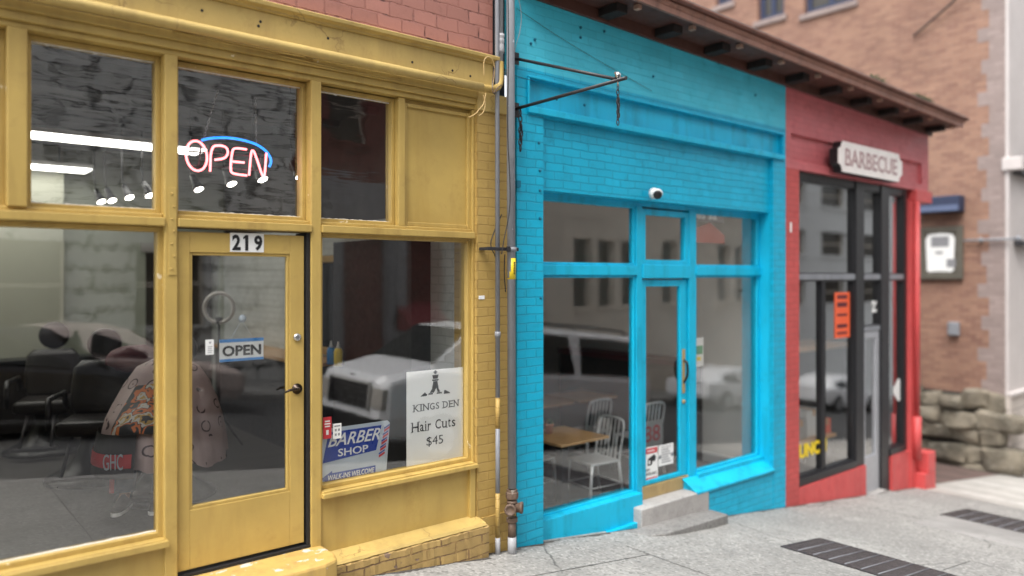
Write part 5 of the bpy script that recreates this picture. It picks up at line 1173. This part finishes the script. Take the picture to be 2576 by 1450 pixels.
# ================================================================== ACROSS THE STREET (seen in the window glass)
OY = -14.2
def facade(name, label, x0, x1, h, mat, wins, wmat=None, cornice=True):
    z0 = G(x1)-.6; t = thing(name, label, 'building', ((x0+x1)/2, OY, z0))
    m = MB(); holes(m, x0, x1, z0, h, OY-.4, OY, wins); m.box(x0, x1, OY-8, OY-.7, z0, h); m.build('wall', mat, t)
    if cornice: MB().box(x0, x1, OY-.6, OY+.35, h, h+.35).build('cornice', mat, t, bevel=.05)
    for a, b, c, d in wins:
        q = MB(); q.box(a-.001,b+.001,OY-.35,OY-.3,c-.001,d+.001); f = q.build('window', wmat or M['op_window'], t)
        q = MB(); cm = (c+d)/2; q.box(a,b,OY-.3,OY-.26,cm-.03,cm+.03); q.box(a,a+.06,OY-.3,OY-.26,c,d); q.box(b-.06,b,OY-.3,OY-.26,c,d); q.build('sash', M['op_cream'], f)
        MB().box(a-.1,b+.1,OY+.001,OY+.1,c-.15,c).build('sill', mat, f)
    return t
facade('grey_building', 'grey painted brick building opposite the barber shop', -22, 8.6, 11.0, M['op_grey'], [(-1.6,.2,.6,2.6),(1.4,3.2,.6,2.6),(4.6,6.2,.6,2.6)])
facade('red_brick_building', 'dark red brick building opposite with grey stone ground floor', 8.6, 14.2, 13, M['op_red'], [(9.6,10.8,5.6,7.6),(12,13.2,5.6,7.6)])
o = thing('stone_shopfront', 'dark grey stone shop front with red awning on the opposite pavement', 'shop front', (11.4,OY+.2,-1.5))
m = MB(); holes(m, 8.6, 14.2, -2, 4.4, OY+.001, OY+.35, [(9.8,11.2,-.9,3.1),(11.8,13.3,-.9,3.1)]); m.build('wall', M['op_dark'], o)
m = MB()
for x in (8.8,9.3,11.4,13.6): m.box(x,x+.32,OY+.35,OY+.5,-2,4.1)
m.build('pilaster', plain('opposite_mid_stone', (.21,.21,.22), .8, var=.2, scale=2), o)
m = MB(); m.yz([(OY+.36,1.0),(OY+1.2,.45),(OY+1.2,.30),(OY+.36,.30)], 11.4, 12.8); m.build('awning', plain('maroon_awning', (.16,.02,.024), .7), o)
facade('cream_building', 'cream stone building opposite with paired tall windows', 14.2, 31, 10.5, M['op_cream'], [(x,x+.95,.7,3.2) for x in (15.4,16.7,19.2,20.5,21.8,24.2,25.5,28.0,29.3)]+[(x,x+1.1,5.6,7.6) for x in (16,19.5,23,26.5)])
facade('pale_office_building', 'pale concrete office block opposite with rows of dark windows', 31, 62, 13, M['op_white'], [(x,x+2.6,z,z+1.2) for x in (32.5,36.6,40.7,44.8,48.9) for z in (.4,2.9,5.4,7.9,10.4)], cornice=False)
m = MB(); m.box(62, 64, -60, 40, -12, 16)
# cars
def car(name, label, loc, rz, paintm, st, glasscuts, wheels, extras=None, L=4.6):
    """lofted body: stations (x, z_low, z_belt, z_top, half width low, belt, top); the nose looks towards -x"""
    t = thing(name, label, 'car', (0,0,0))
    def sec(x, zl, zb, zt, wl, wb, wt):
        h = [(wl,zl),(wb,zl+(zb-zl)*.35),(wb,zb-.06),(wb-.03,zb),(wt+(.0),zt-.05),(wt-.07,zt)]
        return [(x,-a,b) for a, b in h]+[(x,a,b) for a, b in h[::-1]]
    R = [sec(*s) for s in st]; m = MB(); m.loft(R, smooth=False); b = m.build('body', paintm, t, bevel=.03, seg=3)
    def at(x):
        for p, q in zip(st, st[1:]):
            if p[0] <= x <= q[0]:
                k = (x-p[0])/max(1e-6,q[0]-p[0]); return [p[i]+(q[i]-p[i])*k for i in range(7)]
    for x0, x1, in glasscuts:
        for s in (-1,1):
            v = []
            for x in (x0,x1):
                r = at(x); v += [(x, s*(r[5]-.03+.012), r[2]+.03), (x+(.06 if x == x0 else -.06), s*(r[6]+.012+(r[5]-.03-r[6])*.1), r[3]-.10)]
            MB().quad(v[0],v[2],v[3],v[1]).build('side_window', M['car_glass'], t)
    for (x, y, r) in wheels:
        for s in (-1,1):
            W = Matrix.Translation((x, s*y, r)) @ Matrix.Rotation(-s*pi/2,4,'X')
            q = MB(); q.lathe([(.0,-.10),(r*.95,-.10),(r,-.06),(r,.08),(r*.93,.11),(r*.66,.112),(.0,.06)], W, 26); wv = q.build('wheel', M['rubber'], t)
            q = MB(); q.lathe([(.0,.066),(r*.15,.10),(r*.2,.09),(r*.58,.085),(r*.63,.115),(r*.66,.116)], W, 20); q.build('rim', M['chrome'], wv)
            q = MB(); q.lathe([(.0,.0),(r*1.16,.0),(r*1.16,.095),(.0,.095)], W, 24); q.build('wheel_arch', M['black_matt'], t)
    if extras: extras(t, at)
    t.location = loc; t.rotation_euler = (0,0,rz); return t
def van_extras(t, at):
    m = MB(); m.quad((.80,-.84,1.36),(.80,.84,1.36),(1.46,.70,1.90),(1.46,-.70,1.90)); o = m.build('windshield', M['car_glass'], t)
    for v in o.data.vertices: v.co += Vector((-.02,0,.035))
    m = MB(); m.box(-.035,.02,-.58,.58,.72,1.04); g_ = m.build('grille', M['black'], t, bevel=.01)
    m = MB()
    for k in range(5): m.box(-.045,-.03,-.56,.56,.76+k*.055,.772+k*.055)
    m.build('grille_bar', M['steel'], g_)
    m = MB(); m.box(-.05,.0,-.60,.60,1.045,1.08); m.box(-.05,.0,-.63,-.585,.71,1.045); m.box(-.05,.0,.585,.63,.71,1.045); m.build('grille_surround', M['plastic_grey'], t, bevel=.01)
    for s in (-1,1):
        m = MB(); m.box(-.02,.22,s*.64,s*.93,.74,1.02); m.build('headlight', M['lamp_glass'], t, bevel=.02)
        m = MB(); m.box(1.30,1.45,s*1.0,s*1.22,1.32,1.56); m.build('mirror', M['black'], t, bevel=.02)
        m = MB(); m.tube([(2.3,s*.66,2.03),(2.35,s*.66,2.11),(5.2,s*.66,2.13),(5.3,s*.66,2.05)], .022, 8); m.build('roof_rail', M['black'], t)
    m = MB(); m.box(-.10,.10,-.90,.90,.42,.62); m.build('bumper', M['black'], t, bevel=.03)
    for x in (2.9,4.5): m = MB(); m.box(x-.03,x+.03,-.72,.72,2.12,2.16); m.build('roof_bar', M['steel'], t)
    m = MB(); m.lathe([(.0,0),(.09,0),(.09,.01),(.0,.012)], Matrix.Translation((.02,0,1.11)) @ Matrix.Rotation(-pi/2,4,'Y') @ Matrix.Scale(.5,4,(1,0,0)), 20); m.build('badge', M['ink'], t)
tilt = atan2(-SL,1)
c1 = car('parked_van', 'white parked passenger van with short bonnet, black grille and roof rack at the kerb', (5.05,-4.75,G(5.05)-.14), 0, M['car_white'],
    [(0,.45,1.06,1.12,.80,.86,.74),(.10,.38,1.14,1.19,.90,.96,.84),(.70,.36,1.30,1.36,.92,1.0,.88),(.78,.36,1.30,1.38,.92,1.0,.86),(1.50,.36,1.30,1.95,.93,1.0,.76),(2.0,.36,1.30,2.03,.93,1.0,.76),(5.5,.36,1.30,2.05,.93,1.0,.76),(5.74,.40,1.28,1.98,.92,.98,.74),(5.80,.50,1.2,1.8,.88,.93,.70)],
    [(1.55,2.35),(2.5,3.75),(3.9,5.4)], [(.92,.90,.37),(4.5,.90,.37)], van_extras)
c1.rotation_euler = (0, -tilt, 0)
def sed_extras(t, at):
    m = MB(); m.quad((1.25,-.70,.93),(1.25,.70,.93),(1.98,.56,1.36),(1.98,-.56,1.36)); o = m.build('windshield', M['car_glass'], t)
    for v in o.data.vertices: v.co += Vector((-.02,0,.035))
    m = MB(); m.box(-.02,.05,-.45,.45,.50,.66); m.build('grille', M['black'], t, bevel=.01)
    for s in (-1,1): m = MB(); m.box(-.01,.2,s*.50,s*.80,.58,.70); m.build('headlight', M['lamp_glass'], t, bevel=.02)
SED = [(0,.35,.62,.68,.70,.74,.60),(.12,.28,.74,.78,.80,.86,.70),(1.1,.26,.88,.92,.84,.89,.74),(1.25,.26,.89,.95,.84,.89,.70),(2.0,.26,.92,1.40,.84,.90,.56),(2.9,.26,.93,1.43,.84,.90,.56),(3.6,.28,.93,1.30,.84,.89,.56),(4.1,.30,.94,1.0,.82,.88,.72),(4.5,.40,.88,.94,.76,.82,.66)]
c2 = car('parked_car', 'pale pinkish saloon parked on the far side of the street', (5.2,-9.9,G(5.2)-.14), pi, M['car_pale'], SED, [(1.75,2.65),(2.75,3.65)], [(.85,.82,.31),(3.55,.82,.31)], sed_extras)
c2.rotation_euler = (0, tilt, pi)
c3 = car('parked_car', 'dark saloon in the road, mirrored low in the left barber shop window', (3.6,-7.3,G(3.6)-.14), pi, M['car_dark'], SED, [(1.75,2.65),(2.75,3.65)], [(.85,.82,.31),(3.55,.82,.31)], sed_extras)
c3.rotation_euler = (0, tilt, pi)
c4 = dup(c2, (24.5,-9.9,G(24.5)-.14), 0, 'pale saloon parked across the street in front of the cream building')
c4.rotation_euler = (0, tilt, pi)
c5 = dup(c2, (31.5,-9.9,G(31.5)-.14), 0, 'pale saloon farthest down the street by the office block')
c5.rotation_euler = (0, tilt, pi)
for q in (c4, c5):
    for ch in q.children:
        if ch.name.startswith('body'): ch.data = ch.data.copy(); ch.data.materials[0] = M['car_white']
